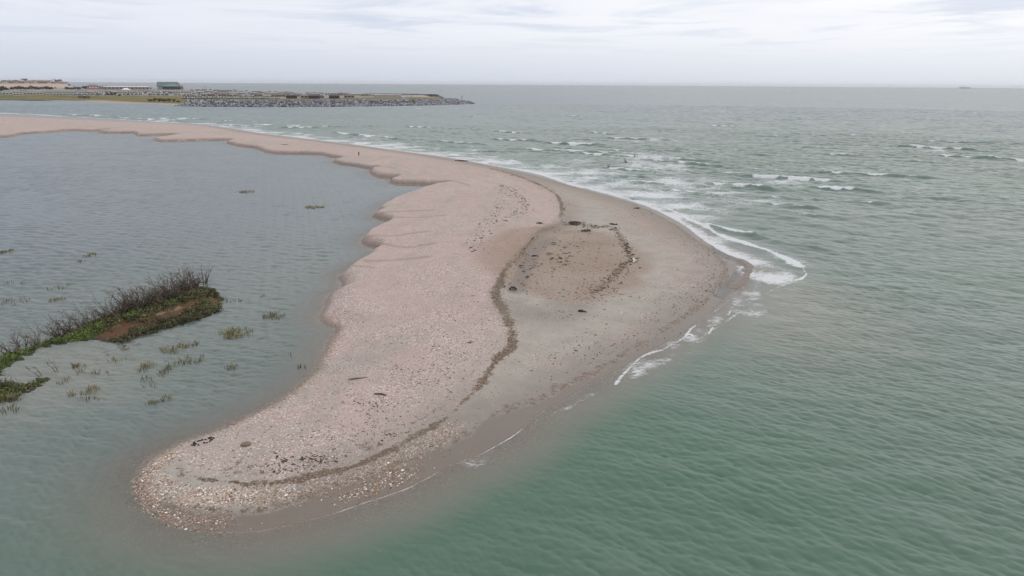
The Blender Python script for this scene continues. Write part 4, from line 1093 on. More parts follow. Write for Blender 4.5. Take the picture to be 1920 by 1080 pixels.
for i, px in enumerate(range(24, 98, 7)):
    tree(px, 169.6, 1.0 + .25 * ((i * 3) % 4) / 3, i, 'dark rounded tree in the hedge line behind the long caravans', 'hedge trees behind the caravans')
for px, s_ in ((2, 1.6), (8, 1.35)): tree(px, 172.5, s_, 1, 'large dark tree at the left edge beside the caravans', 'large trees at the left edge')
for i, px in enumerate((126, 134, 141, 148)): tree(px, 169.6, 1.05, i, 'dark tree at the right end of the hedge, left of the red building', 'trees left of the red building')
tree(160, 168.6, 1.3, 1, 'single dark tree touching the left side of the red building', None)
for i, (px, py, s_) in enumerate(((150, 183.6, .45), (158, 183.8, .55), (166, 184, .45), (203, 181.8, .5), (210, 182, .55), (217, 182.4, .6), (225, 183, .5), (282, 189, .5), (290, 189.4, .6), (299, 189.8, .65), (308, 190, .65), (317, 190.2, .6), (326, 190, .5), (334, 190.6, .4))):
    tree(px, py, s_, i, 'low dark green bush on the brown grass bank', 'bushes on the grass bank', 2.2, 'bush')

# masts and beacons
def mast(px, py, zg, hgt, r, label, name='mast', head=True):
    x, y = put(px, py, zg); z = max(land_z(x, y), 0) - .3
    o = empty(name, (x, y, z), 0, label, 'mast' if name == 'mast' else 'beacon')
    mb = MB(); mb.tube([(0, 0, -1), (0, 0, hgt * .5), (0, 0, hgt)], [r, r * .9, r * .7], 8); link('pole', mb.mesh('pole', M['post']), o)
    if head:
        mb = MB(); mb.tube([(0, 0, hgt * .78), (0, 0, hgt * .8), (0, 0, hgt * .98), (0, 0, hgt)], [r * .8, r * 1.9, r * 1.9, r * .8], 8); link('topmark', mb.mesh('topmark', M['post']), o)
mast(105.5, 2700.0, 16.0, 19, .28, 'thin tall mast standing on the far ridge among the houses', head=False)
mast(866, 185.0, 0.0, 4.6, .42, 'dark beacon post in the sea off the end of the boulders', 'beacon')
mast(771.5, 181.5, 5.0, 4.6, .22, 'thin dark post on the breakwater behind the boulders', 'beacon')
mast(385, 170, 4.3, 8.5, .3, 'dark pole on the skyline between the caravans right of the hall', 'mast', True)

# ------------------------------------------------------------------ ship on the horizon
d_ = np.array([(1772 - 960) / F0, 1.0]); q = d_ / np.linalg.norm(d_) * 11500
o = empty('cargo_ship', (q[0], q[1], 0), facing(q[0], q[1]), 'pale grey box shaped cargo ship faint on the horizon', 'ship', None, .68)
M['ship_grey'] = plain('hazed_ship_paint', (0.50, 0.50, 0.53), var=.08, scale=.05)  # hull colour lightened, adding to the haze that fades the ship
M['ship_white'] = plain('ship_white', (0.62, 0.62, 0.65), var=.08, scale=.05)
mb = MB(); st_ = [(-95, 15, 34), (-60, 16, 34), (0, 16, 33), (60, 16, 31), (84, 10, 30), (98, 2, 30)]
rg = [[(x, -w_, -3), (x, w_, -3), (x, w_ * 1.02, zt), (x, -w_ * 1.02, zt)] for x, w_, zt in st_]
rg[-1] = [(90, -2, -3), (90, 2, -3), (98, 2, 26), (98, -2, 26)]
for a, b in zip(rg[:-1], rg[1:]):
    for j in range(4): mb.poly([a[j], b[j], b[(j + 1) % 4], a[(j + 1) % 4]])
mb.poly(rg[0][::-1]); mb.poly(rg[-1]); link('hull', mb.mesh('hull', M['ship_grey']), o)
mb = MB(); mb.box(-50, -18, -15, 15, 34.2, 40); mb.box(-44, -30, -6, 6, 40.01, 47); link('superstructure', mb.mesh('superstructure', M['ship_white']), o)
mb = MB(); mb.tube([(-78, 0, 33), (-78, 0, 42)], [3, 2.6], 8); link('funnel', mb.mesh('funnel', M['ship_white']), o)

# ------------------------------------------------------------------ the drowned bank in the lagoon
I_PX = [(-60, 716), (0, 668), (45, 655), (85, 640), (150, 615), (220, 586), (280, 563), (340, 545), (385, 541), (404, 545), (408, 553), (418, 563), (414, 578), (395, 592), (340, 608), (285, 622), (240, 637), (215, 642), (180, 637), (150, 640), (115, 646), (85, 652), (60, 664), (35, 676), (12, 692), (0, 706), (-60, 756)]
I2_PX = [(-40, 728), (10, 716), (45, 722), (70, 712), (92, 706), (88, 718), (62, 732), (40, 742), (20, 754), (-40, 762)]
I_POLY = P(*np.array(I_PX, float).T); I2_POLY = P(*np.array(I2_PX, float).T)
E_LINE = P(*np.array([(165, 634), (205, 624), (235, 611), (285, 598), (330, 583), (370, 569), (396, 560)], float).T, 0.55) if False else catmull(P(np.array([165, 205, 235, 285, 330, 370, 394.]), np.array([634, 624, 611, 598, 583, 569, 561.]), 0.5), 3)
C_LINE = catmull(P(np.array([150, 190, 215, 245, 285, 320, 350, 372, 396.]), np.array([624, 613, 603, 597, 585, 575, 562, 556, 549.]), 1.0), 3)
def island_fields(x, y):
    res = -np.ones_like(x) * 0.6
    for poly, top, wd in ((I_POLY, 0.80, 2.6), (I2_POLY, 0.26, 2.0)):
        i = inside(x, y, poly); d = line_dist(x, y, np.vstack([poly, poly[:1]]))
        sd = np.where(i, d, -d)
        east = smooth(x, P(60, 660)[0], P(200, 620)[0]) if top > .5 else 1.0
        hh = np.where(sd > 0, (0.22 + (top - 0.22) * east) * smooth(sd, -0.2, wd) , sd * 0.25)
        hh = hh + 0.20 * fbm(x / 1.4, y / 1.4, 77) * smooth(sd, 0, 1)
        res = np.maximum(res, np.maximum(hh, -0.6))
    return res
def isl_z(x, y): return island_fields(np.atleast_1d(np.float64(x)), np.atleast_1d(np.float64(y)))
bx0, bx1 = I_POLY[:, 0].min() - 2, I_POLY[:, 0].max() + 3
by0, by1 = min(I_POLY[:, 1].min(), I2_POLY[:, 1].min()) - 2, I_POLY[:, 1].max() + 3
gx, gy = np.meshgrid(np.arange(bx0, bx1, 0.16), np.arange(by0, by1, 0.16))
gz = island_fields(gx, gy)
d_e = line_dist(gx, gy, E_LINE); d_c = line_dist(gx, gy, C_LINE)
n_ = fbm(gx / 1.3, gy / 1.3, 83)
n2_ = fbm(gx / 2.6, gy / 2.6, 87)
earth = smooth(d_e + 0.9 * n_, 1.6, 0.7) * smooth(n2_ + .4 * n_, -0.42, -0.15)
pale = 0.8 * smooth(d_c + 0.35 * n_, 0.42, 0.08) * smooth(n_ - n2_, -0.1, 0.35)
gz = gz - 0.35 * earth * smooth(gz, 0.3, 0.6) + 0.10 * pale
def island_material():
    m, t = new_mat('earth_bank')
    p = t.pos()
    n = t.noise(p, 1.1, 5.0, 0.7).outputs[0]; f = t.noise(p, 7.0, 4.0, 0.7).outputs[0]
    g = t.mix(t.ss(n, 0.35, 0.65), (0.075, 0.085, 0.032), (0.15, 0.125, 0.055))
    e = t.mix(t.ss(f, 0.3, 0.7), (0.085, 0.045, 0.028), (0.135, 0.075, 0.047))
    e = t.mix(t.ss(n, 0.6, 0.85), e, (0.17, 0.11, 0.075))
    c = t.mix(t.attr('earth'), g, e)
    c = t.mix(t.attr('pale'), c, t.mix(f, (0.24, 0.17, 0.115), (0.36, 0.28, 0.20)))
    c = t.mix(t.attr('wet'), c, (0.05, 0.045, 0.035))
    b = t.n('ShaderNodeBump', {'Strength': 0.6, 'Distance': 0.08, 'Height': f}).outputs[0]
    t.out(t.n('ShaderNodeBsdfPrincipled', {'Base Color': c, 'Roughness': 0.95, 'Specular IOR Level': 0.15, 'Normal': b}).outputs[0])
    return m
me = grid_mesh('islet', gx, gy, gz, island_material(), dict(earth=earth, pale=pale, wet=smooth(gz, 0.15, 0.0)), keep=gz > -0.55)
tag(link('islet_ground', me), kind='structure')

def leaf_quads(mb, c, n, rad, size, tone, flat=0.6):
    for _ in range(n):
        p_ = Vector((c[0] + random.gauss(0, rad), c[1] + random.gauss(0, rad), c[2] + abs(random.gauss(0, rad * flat))))
        n_ = Vector((random.gauss(0, .7), random.gauss(0, .7), random.gauss(.8, .5))).normalized(); u_ = n_.orthogonal().normalized()
        u_ = Matrix.Rotation(random.uniform(0, 6.28), 3, n_) @ u_; v_ = n_.cross(u_); s_ = size * random.uniform(.6, 1.3)
        mb.poly([p_ + u_ * s_, p_ + v_ * s_ * .6, p_ - u_ * s_, p_ - v_ * s_ * .6], 0, min(1, max(0, tone + random.gauss(0, .16))))

# ground cover on the bank: nobody could count it
gcb, gcd = MB(), MB()
sel = np.argwhere((gz > 0.02) & (earth < 0.45 + 0.5 * (rng.random(gz.shape) < .22)) & (pale < 0.5))
bright_w = P(np.array([120, 30, 385, 400, 245, 320, 60, 150]), np.array([640, 684, 545, 572, 603, 580, 664, 628]))
pick = sel[rng.choice(len(sel), 5200)]
for (j, i) in pick:
    x, y, z = gx[j, i] + random.uniform(-.1, .1), gy[j, i] + random.uniform(-.1, .1), gz[j, i]
    db_ = np.hypot(bright_w[:, 0] - x, bright_w[:, 1] - y) / np.array([3.6, 3.4, .9, 1.2, 1.0, .9, 2.6, 2.4])
    low2 = y < P(60, 700)[1]
    if db_.min() + 0.35 * n_[j, i] < 1.0 or (low2 and random.random() < .6):
        leaf_quads(gcb, (x, y, z), 5, .14, .10, 0.55 + 0.3 * n_[j, i], .8)
    else:
        leaf_quads(gcd, (x, y, z), 5, .15, .11, 0.45 + 0.35 * n_[j, i], .9)
tag(link('ground_cover', gcb.mesh('ground_cover', M['leaf'])), 'bright green low plants spreading over the ends of the earth bank', 'plants', kind='stuff')
tag(link('ground_cover', gcd.mesh('ground_cover_dull', M['leaf_dull'])), 'dull olive low plants along the crest of the earth bank', 'plants', kind='stuff')

# dead shrubs
def dead_shrub(seed, hgt, n_main, spread, lean=(0, 0), twigs=4, r0=0.06, wild=0.35):
    r = random.Random(seed); mb = MB()
    def branch(p0, d, L, rad, depth):
        n = 4; pts = [p0]; d = d.copy(); rr_ = [rad]
        for k in range(n):
            d = (d + Vector((r.gauss(0, wild * .5), r.gauss(0, wild * .5), r.gauss(0.0, wild * .35)))).normalized()
            pts.append(pts[-1] + d * (L / n)); rr_.append(rad * (1 - .75 * (k + 1) / n))
        mb.tube(pts, rr_, 4 if depth == 0 else 3, 0, min(1, max(0, r.gauss(.5, .25))))
        if depth < 2:
            for _ in range(twigs if depth == 0 else max(1, twigs // 2)):
                i = r.randint(1, n); dd = (d + Vector((r.gauss(0, .75), r.gauss(0, .75), r.gauss(.15, .5)))).normalized()
                branch(pts[i], dd, L * r.uniform(.3, .6), max(.018, rr_[i] * .75), depth + 1)
    for k in range(n_main):
        a = r.uniform(0, 6.28); s_ = r.uniform(.2, 1) * spread
        d = Vector((math.cos(a) * s_ + lean[0], math.sin(a) * s_ + lean[1], 1)).normalized()
        branch(Vector((r.gauss(0, .12), r.gauss(0, .12), -.35)), d, hgt * r.uniform(.65, 1.1) + .35, r0 * r.uniform(.7, 1.15), 0)
    return mb
DS = {}
for k, a in dict(tall=(3, 2.3, 6, .35, (0, 0), 3, .085, .25), lean=(5, 2.6, 5, .3, (-.75, .1), 4, .085, .25), mass=(8, 1.55, 13, 1.1, (0, 0), 5, .06, .45), mass2=(9, 1.7, 12, 1.0, (-.3, 0), 5, .06, .45), mass3=(12, 1.4, 14, 1.2, (.2, 0), 5, .06, .45),
                 thin=(21, 1.7, 6, .9, (-.3, 0), 4, .06, .4), thin2=(22, 1.5, 7, .9, (.2, .1), 4, .06, .4), arch=(31, 2.3, 4, .8, (-.7, 0), 3, .07, .35), stub=(41, .45, 9, .9, (0, 0), 3, .05, .5), stick=(51, 1.1, 2, .4, (-.35, 0), 3, .05, .3), claw=(61, 1.0, 5, .8, (.3, 0), 3, .05, .45)).items():
    DS[k] = dead_shrub(*a).mesh('dead_shrub', M['deadwood'])
def shrub(px, py, kind, label, group=None, s_=1.0, rz=0.0, zg=0.0, name='dead_shrub'):
    q = P(px, py, zg); z = max(float(isl_z(q[0], q[1])[0]), -0.1)
    o = link(name, DS[kind], None, (q[0], q[1], z), rz, s_)
    return tag(o, label, 'dead shrub', group)
shrub(384, 533, 'tall', 'upright dead shrub with bare forked stems in water right of the thicket', s_=.95)
shrub(376, 541, 'lean', 'dead shrub with long bare branches leaning left over the thicket, next to the upright one', s_=1.0)
G1 = 'dense dead shrubs of the thicket on the bank'
for i, (px, py) in enumerate(((362, 545), (350, 549), (338, 551), (326, 556), (314, 560), (304, 567), (293, 570), (283, 574), (272, 578), (262, 583), (252, 587), (242, 591), (320, 564), (297, 575))):
    shrub(px, py, ('mass', 'mass2', 'mass3', 'thin', 'mass2')[i % 5], 'tangled brown dead shrub in the dense thicket along the back of the bank', G1, random.uniform(.75, 1.35), random.uniform(-.6, .6), .4)
G2 = 'thin dead shrubs at the left of the thicket'
for i, (px, py) in enumerate(((231, 596), (221, 600), (210, 603), (199, 606), (188, 610), (177, 613), (166, 617), (154, 620), (143, 622), (131, 624), (120, 627), (112, 629), (205, 607))):
    shrub(px, py, ('thin', 'thin2')[i % 2] if i % 5 else 'mass', 'thin grey dead shrub in the sparser left half of the thicket', G2, random.uniform(.6, 1.3), random.uniform(-1.5, 1.5), .2)
shrub(100, 626, 'arch', 'arching dead branches leaning out over the water left of the thicket', s_=.8)
shrub(76, 645, 'thin', 'dead shrub standing just left of the bright green plants', s_=.95, rz=.6)
shrub(70, 650, 'claw', 'low clawed dead stump beside the dead shrub left of the bright green plants', s_=1.0)
shrub(47, 648, 'thin2', 'dead shrub with drooping stems, second from the left edge', s_=1.0, rz=2.0)
shrub(36, 662, 'arch', 'long bent dead stem curving up to the left at the left edge', s_=1.05)
shrub(18, 661, 'claw', 'low dead branches lying over the water at the left edge', s_=1.3, rz=.4)
shrub(104, 700, 'stick', 'short leaning dead shrub alone in the shallow water, right of the lower green patch', s_=1.25)
shrub(78, 706, 'stick', 'dead shrub on the tip of the lower green patch', s_=1.15, rz=.8)
shrub(46, 735, 'claw', 'dead shrub in the middle of the lower green patch', s_=.9)
shrub(8, 728, 'claw', 'dead shrub at the left edge on the lower green patch', s_=1.1, rz=1.0)
shrub(36, 748, 'stub', 'dark dead stump at the lower edge of the lower green patch', s_=1.1)
shrub(16, 752, 'stub', 'dark dead stump at the left edge, lowest of all', s_=1.2, rz=1.5)
shrub(206, 665, 'stick', 'small dark forked dead twig in the water below the bank', s_=.55, rz=1.6)
shrub(236, 652, 'stub', 'dark stump in the water just below the bank', s_=1.2)
shrub(257, 646, 'stub', 'small dark stump right of the stump below the bank', s_=.6, rz=2)
shrub(428, 565, 'stub', 'dark stump in the water right of the bank, left of a pair', s_=1.05)
shrub(445, 564, 'stub', 'dark stump in the water right of the bank, right of a pair', s_=.95, rz=1.3)
shrub(408, 583, 'stub', 'reddish dead stump at the right end of the front bushes', s_=1.5, rz=.4)
shrub(492, 555, 'stub', 'lone dark stump in the open water between bank and shingle', s_=.75, rz=2.2)
shrub(431, 510, 'stub', 'tiny dark stump in open water above the end of the bank', s_=.5, rz=.2)
shrub(469, 566, 'stick', 'thin upright dark stick right of the pair of stumps', s_=.55, rz=.2)
for i, (px, py, s_) in enumerate(((428, 584, .38), (440, 577, .35), (453, 576, .3), (466, 572, .25), (421, 588, .25), (401, 596, .3))):
    shrub(px, py, 'stub', 'tiny dark stub poking out of the water in a line off the bank', 'tiny stubs off the bank', s_, i)
shrub(1140, 317, 'tall', 'drowned dead shrub in the surf, leftmost and largest of the three', s_=.88)
shrub(1176, 305, 'lean', 'drowned dead shrub in the surf, middle of the three', s_=.62, rz=.3)
shrub(1190, 296, 'tall', 'faint drowned dead stem in the surf, rightmost of the three', s_=.65, rz=1.5)
for i, px in enumerate((966, 975, 982, 990, 1040, 1060)):
    shrub(px, 334 + (px - 966) * .12, 'stick', 'thin dark twig standing in the surf close to the beach', 'twigs in the surf near the beach', .5, i)
# one bleached branch in the thicket
q = P(262, 566, 1.3); mb = MB()
mb.tube([(-.35, -.2, .0), (-.1, 0, .35), (.1, .05, .55), (.25, .05, .9)], [.06, .07, .05, .02], 5); mb.tube([(.1, .05, .55), (.4, .0, .45), (.5, -.1, .1)], [.05, .035, .02], 5)
tag(link('bleached_branch', mb.mesh('bleached_branch', M['pale_wood']), None, (q[0], q[1], 1.0)), 'white bleached branch among the brown twigs of the thicket', 'branch')

# leafy bushes along the front of the bank
def leafy_bush(seed):
    random.seed(seed); st = MB(); lf = MB()
    for k in range(16):
        a = random.uniform(0, 6.28); s_ = random.uniform(.3, .9)
        st.tube([(0, 0, -.3), (math.cos(a) * s_ * .5, math.sin(a) * s_ * .5, .35), (math.cos(a) * s_ * 1.1, math.sin(a) * s_ * 1.1, random.uniform(.4, .85))], [.045, .035, .015], 4, 0, random.random())
    for k in range(46):
        a = random.uniform(0, 6.28); s_ = random.uniform(.1, 1.05)
        leaf_quads(lf, (math.cos(a) * s_, math.sin(a) * s_, random.uniform(.0, .75) * (1.1 - .5 * s_)), 9, .12, .085, random.uniform(.1, .75), .8)
    return st.mesh('stem', M['deadwood']), lf.mesh('foliage', M['leaf_dull'])
LB = [leafy_bush(5), leafy_bush(6), leafy_bush(7)]
random.seed(99)
for i, (px, py) in enumerate(((398, 584), (386, 590), (373, 594), (360, 599), (348, 602), (335, 606), (322, 610), (308, 613), (295, 617), (282, 621), (268, 625), (254, 630), (241, 635), (228, 640), (352, 593), (300, 608))):
    q = P(px, py, .1); z = max(float(isl_z(*q)[0]) - .1, -.15)
    o = empty('saltmarsh_bush', (q[0], q[1], z), random.uniform(0, 6), 'brown green bush in the row along the water on the front of the bank', 'bush', 'bushes along the front of the bank', random.uniform(.5, 1.0))
    link('stem', LB[i % 3][0], o); link('foliage', LB[i % 3][1], o)

# clumps of cord grass standing in the water
def tuft(px, py, w_px, h_px, dens, tone, label, name='grass_clump', hgt=.40):
    q = P(px, py); L = P(px - w_px / 2, py); Rr = P(px + w_px / 2, py); T = P(px, py - h_px / 2); B = P(px, py + h_px / 2)
    rx = np.linalg.norm(Rr - L) / 2; ry = max(np.linalg.norm(T - B) / 2, .35)
    mb = MB(); n = int(min(1300, max(30, dens * rx * ry * 95)))
    sd_ = random.randrange(1000); got = 0
    while got < n:
        a = random.uniform(0, 6.28); q_ = math.sqrt(random.random())
        x, y = q_ * math.cos(a) * rx, q_ * math.sin(a) * ry
        if vnoise(x / .55, y / .8, sd_) + .35 * vnoise(x / .2, y / .2, sd_ + 1) + .55 * (1 - q_) < random.uniform(-.25, .35): 
            n -= .35
            continue
        got += 1
        h_ = hgt * random.uniform(.55, 1.15); lx, ly = random.gauss(.03, .16), random.gauss(0, .14); b = random.uniform(0, 3.14); ww = random.uniform(.016, .032)
        cx, cy = math.cos(b) * ww, math.sin(b) * ww; tn = min(1, max(0, tone + random.gauss(0, .2)))
        mb.poly([(x - cx, y - cy, -.3), (x + cx, y + cy, -.3), (x + lx * .5 + cx, y + ly * .5 + cy, h_ * .6), (x + lx * .5 - cx, y + ly * .5 - cy, h_ * .6)], 0, tn)
        mb.poly([(x + lx * .5 - cx, y + ly * .5 - cy, h_ * .6), (x + lx * .5 + cx, y + ly * .5 + cy, h_ * .6), (x + lx * 1.4, y + ly * 1.4, h_)], 0, tn)
    o = link(name, mb.mesh(name, M['cordgrass']), None, (q[0], q[1], 0))
    return tag(o, label, 'grass clump')
for a in ((443, 626, 80, 20, 1.3, .65, 'largest clump of tan cord grass in the water right of the bank'), (513, 593, 44, 13, .9, .4, 'greenish clump of cord grass between the bank and the shingle'), (340, 652, 30, 20, 1.3, .7, 'tan grass clump below the middle of the front bushes'),
          (306, 657, 36, 15, .5, .5, 'thin greenish grass clump left of the tan one below the front bushes'), (272, 692, 44, 16, .9, .6, 'tan grass clump at the left end of the long row of clumps'), (310, 697, 20, 16, 1.1, .35, 'small dark green clump below the long row of clumps'), (326, 686, 32, 13, .7, .45, 'grass clump in the middle of the long row of clumps'),
          (362, 676, 56, 16, .55, .35, 'sparse grass clump at the right end of the long row of clumps'), (434, 690, 24, 11, .9, .45, 'lone small grass clump in open water near the shingle'), (282, 725, 20, 9, 1.0, .4, 'small grass clump below the long row of clumps'), (292, 756, 28, 13, .9, .45, 'left part of the grass clump lowest in the lagoon'),
          (314, 747, 22, 12, .7, .5, 'right part of the grass clump lowest in the lagoon'), (134, 742, 24, 18, 1.0, .5, 'yellow green clump, left of a pair right of the lower green patch'), (169, 733, 28, 16, 1.2, .6, 'yellow green clump, right of a pair right of the lower green patch'), (152, 694, 30, 20, .4, .6, 'sparse tan stems beside a small green tuft in the shallow water'),
          (141, 688, 12, 6, 2.5, .3, 'small dense dark green tuft in the shallow water'), (213, 674, 38, 14, .5, .6, 'sparse tan stems below the small forked twig'), (120, 715, 22, 12, .45, .5, 'sparse grass stems right of the lower green patch'), (108, 563, 26, 10, 1.0, .6, 'grass clump in open water above the left part of the thicket'), (28, 531, 40, 6, .25, .4, 'very sparse stems at the left edge above the thicket'),
          (115, 540, 46, 10, .22, .5, 'very sparse stems above the grass clump left of the thicket'), (28, 565, 56, 12, .25, .35, 'very sparse stems at the left edge below open water'), (590, 389.5, 36, 5, 1.6, .7, 'flat olive grass clump far out in the lagoon, nearest the shingle'), (463, 360.5, 30, 4, 1.0, .6, 'faint grass clump farthest out in the lagoon'), (12, 473, 34, 7, 1.0, .5, 'grass clump in the far lagoon at the left edge'),
          (170, 479.5, 28, 5, 1.2, .6, 'small brown grass clump in the far lagoon'), (153, 491, 18, 4, .4, .4, 'faint tuft just below the small brown clump in the far lagoon'), (567, 688, 16, 6, .6, .3, 'faint green tuft close to the shingle edge'), (547, 665, 10, 4, .5, .3, 'tiny faint tuft above the tuft close to the shingle edge'), (282, 600 + 112, 46, 10, .2, .2, 'sparse dark stems above the small grass clump'),
          (370, 645, 26, 8, .35, .25, 'sparse dark stems between the two tan grass clumps'), (180, 700, 50, 8, .12, .3, 'scattered thin stems in the middle of the shallow water'), (165, 750, 60, 8, .12, .3, 'scattered dark stems below the pair of yellow green clumps'), (22, 770, 40, 10, .2, .3, 'sparse stems at the left edge below the lower green patch')):
    tuft(*a)

# ------------------------------------------------------------------ seaweed and litter on the beach
def scrap(mb, x, y, z, L, Wd, hgt, ang, tone):
    n = 7; ca, sa = math.cos(ang), math.sin(ang); ring = []
    for k in range(n):
        a = 2 * math.pi * k / n; r_ = random.uniform(.5, 1.1)
        lx, ly = L * r_ * math.cos(a), Wd * r_ * math.sin(a)
        ring.append((x + lx * ca - ly * sa, y + lx * sa + ly * ca, z - .02 + random.uniform(0, .25) * hgt))
    b = len(mb.v); c_ = (x + random.uniform(-.3, .3) * Wd, y, z + hgt)
    mb.v.extend(ring + [c_]); mb.tone.extend([tone] * (n + 1))
    for k in range(n): mb.f.append((b + k, b + (k + 1) % n, b + n)); mb.mi.append(0)
def strew(mb, line, n, jit, L, tone=(.2, .7), hgt=.07, elong=.4, ang=None, lo=0.0, hi=1.0):
    seg = np.hypot(*np.diff(line, axis=0).T); c_ = np.concatenate([[0], np.cumsum(seg)])
    S_ = rng.uniform(lo, hi, n) * c_[-1]; i = np.clip(np.searchsorted(c_, S_, side='right') - 1, 0, len(seg) - 1)
    u = ((S_ - c_[i]) / seg[i])[:, None]
    q = line[i] * (1 - u) + line[i + 1] * u + rng.normal(0, jit, (n, 2))
    z = terr_h(q[:, 0], q[:, 1])
    for (x, y), zz, k in zip(q, z, i):
        if zz < 0.02: continue
        d_ = line[k + 1] - line[k]; a = math.atan2(d_[1], d_[0]) + random.gauss(0, .7)
        l_ = L * random.lognormvariate(0, .45)
        scrap(mb, x, y, zz, l_, l_ * elong * random.uniform(.6, 1.4), hgt * random.uniform(.5, 1.5), a, random.uniform(*tone))
def strew_area(mb, cx, cy, rx, ry, n, L, tone=(.2, .7), hgt=.06):
    px = cx + rx * rng.normal(0, .55, n); py = cy + ry * rng.normal(0, .55, n)
    g = G(px, py)
    for x, y, z in g:
        if z < .04: continue
        l_ = L * random.lognormvariate(0, .5)
        scrap(mb, x, y, z, l_, l_ * random.uniform(.25, .6), hgt * random.uniform(.5, 1.5), random.gauss(0.2, .6), random.uniform(*tone))
sw, br, gr = MB(), MB(), MB()
strew(sw, inner1, 210, .75, .2, (.2, .75), .10); strew(sw, inner1, 46, .35, .34, (.2, .7), .13, lo=.25, hi=.8)
strew(sw, thin1, 130, .9, .30); strew(sw, thin2, 160, .8, .30)
strew(sw, strand, 240, .6, .26, lo=.72, hi=.995); strew(sw, strand, 150, .35, .16, lo=.12, hi=.5)
strew(br, strand, 1300, .42, .10, (.1, .8), .06, lo=.1, hi=.62); strew(br, strand, 500, .9, .08, (.2, .9), .05, lo=.05, hi=.6)
strew(br, strand, 420, .9, .13, lo=.6, hi=.97)
strew(gr, wetline, 300, .35, .10, (.2, .8), .04, lo=.1, hi=.62); strew(br, wetline, 260, .5, .09, (.2, .8), .04, lo=.2, hi=.75); strew(gr, wetline, 140, .5, .16, (.2, .8), .05, lo=.42, hi=.56)
strew(br, pstripe, 420, 1.3, .11, (.2, .8)); strew(sw, runnel, 40, .8, .2, lo=.35, hi=1)
for a in ((590, 862, 62, 13, 120, .11), (560, 880, 70, 12, 160, .07), (690, 760, 40, 20, 60, .10), (720, 810, 60, 30, 140, .07), (640, 800, 120, 50, 160, .06), (815, 710, 60, 40, 130, .09), (840, 640, 60, 60, 130, .10), (880, 540, 45, 60, 110, .13), (900, 450, 60, 40, 90, .16), (1075, 505, 70, 34, 190, .20), (1105, 548, 64, 24, 210, .20), (1090, 460, 66, 26, 110, .22), (1010, 540, 30, 24, 40, .2),
          (1060, 590, 60, 10, 40, .13), (1200, 480, 60, 50, 60, .13), (1250, 560, 60, 30, 60, .1), (1120, 640, 80, 25, 50, .1), (720, 610, 70, 50, 60, .1), (1180, 400, 60, 20, 40, .25), (950, 360, 80, 16, 60, .2), (800, 310, 120, 10, 60, .22), (560, 272, 100, 7, 40, .25), (350, 245, 120, 7, 36, .3), (100, 225, 100, 5, 36, .4), (400, 900, 60, 12, 90, .06), (750, 690, 30, 14, 50, .09), (660, 700, 60, 16, 60, .07)):
    strew_area(sw, *a)
tag(link('seaweed', sw.mesh('seaweed', M['weed'])), 'dark scraps of dried seaweed strewn over the shingle and sand', 'seaweed', kind='stuff')
tag(link('seaweed', br.mesh('seaweed_brown', M['weed_brown'])), 'brown weed litter along the high strand line', 'seaweed', kind='stuff')
tag(link('seaweed', gr.mesh('seaweed_green', M['weed_green'])), 'green weed along the edge of the wet sand', 'seaweed', kind='stuff')

def heap(px, py, rx, ry, n, L, label, name='seaweed_heap', mat='weed'):
    g = G(px, py)[0]; mb = MB()
    for k in range(n):
        a = random.uniform(0, 6.28); s_ = math.sqrt(random.random())
        scrap(mb, rx * s_ * math.cos(a), ry * s_ * math.sin(a), 0.02 + .1 * (1 - s_), L * random.uniform(.6, 1.3), L * .45, .14, random.gauss(0, .5), random.uniform(.1, .6))
    return tag(link(name, mb.mesh(name, M[mat]), None, tuple(g)), label, 'seaweed')
heap(1078, 418, 1.1, .9, 60, .35, 'largest dark heap of seaweed at the top of the brown hollow')
heap(1150, 421, .8, .6, 26, .32, 'dark seaweed heap right of the largest heap, above the curved weed line')
heap(1100, 433, .9, .6, 22, .3, 'thin seaweed heap just below the largest heap')
heap(1012, 419, .5, .5, 14, .3, 'small seaweed heap left of the largest heap beside the strand line')
heap(534, 271.5, 1.5, .8, 14, .5, 'dark weed clump on the far ridge of shingle')
heap(269, 226.2, 1.0, .5, 10, .5, 'dark weed clump at the water edge left of the walking person')
heap(1195, 391, .8, .4, 14, .4, 'dark weed streak near the sea edge of the beach')
heap(962, 542, .45, .6, 16, .2, 'dark weed patch at the lower end of the wet runnel')
heap(1003, 481, .5, .35, 16, .2, 'dark weed patch in the middle of the wet runnel')
heap(1092, 584, .4, .3, 10, .25, 'dark weed clump at the lower edge of the brown hollow')
# ring of kelp
g = G(381, 829)[0]; mb = MB()
def on_beach(x, y): return float(terr_h(g[0] + x, g[1] + y)[0]) - g[2]
for k in range(26):
    a = 2 * math.pi * k / 26 + random.uniform(-.1, .1)
    if 4.6 < a < 4.9: continue
    kx, ky = .56 * math.cos(a) + random.gauss(0, .10), .46 * math.sin(a) + .22 * math.cos(a) + random.gauss(0, .09)
    scrap(mb, kx, ky, 0.03 + on_beach(kx, ky), .13 * (1.5 if math.cos(a - 2.9) > .6 or math.cos(a - .9) > .7 else .8), .075, .07, a + 1.57, random.uniform(.1, .4))
tag(link('kelp_ring', mb.mesh('kelp_ring', M['weed']), None, tuple(g)), 'black kelp lying in a ring near the tip of the spit', 'seaweed')
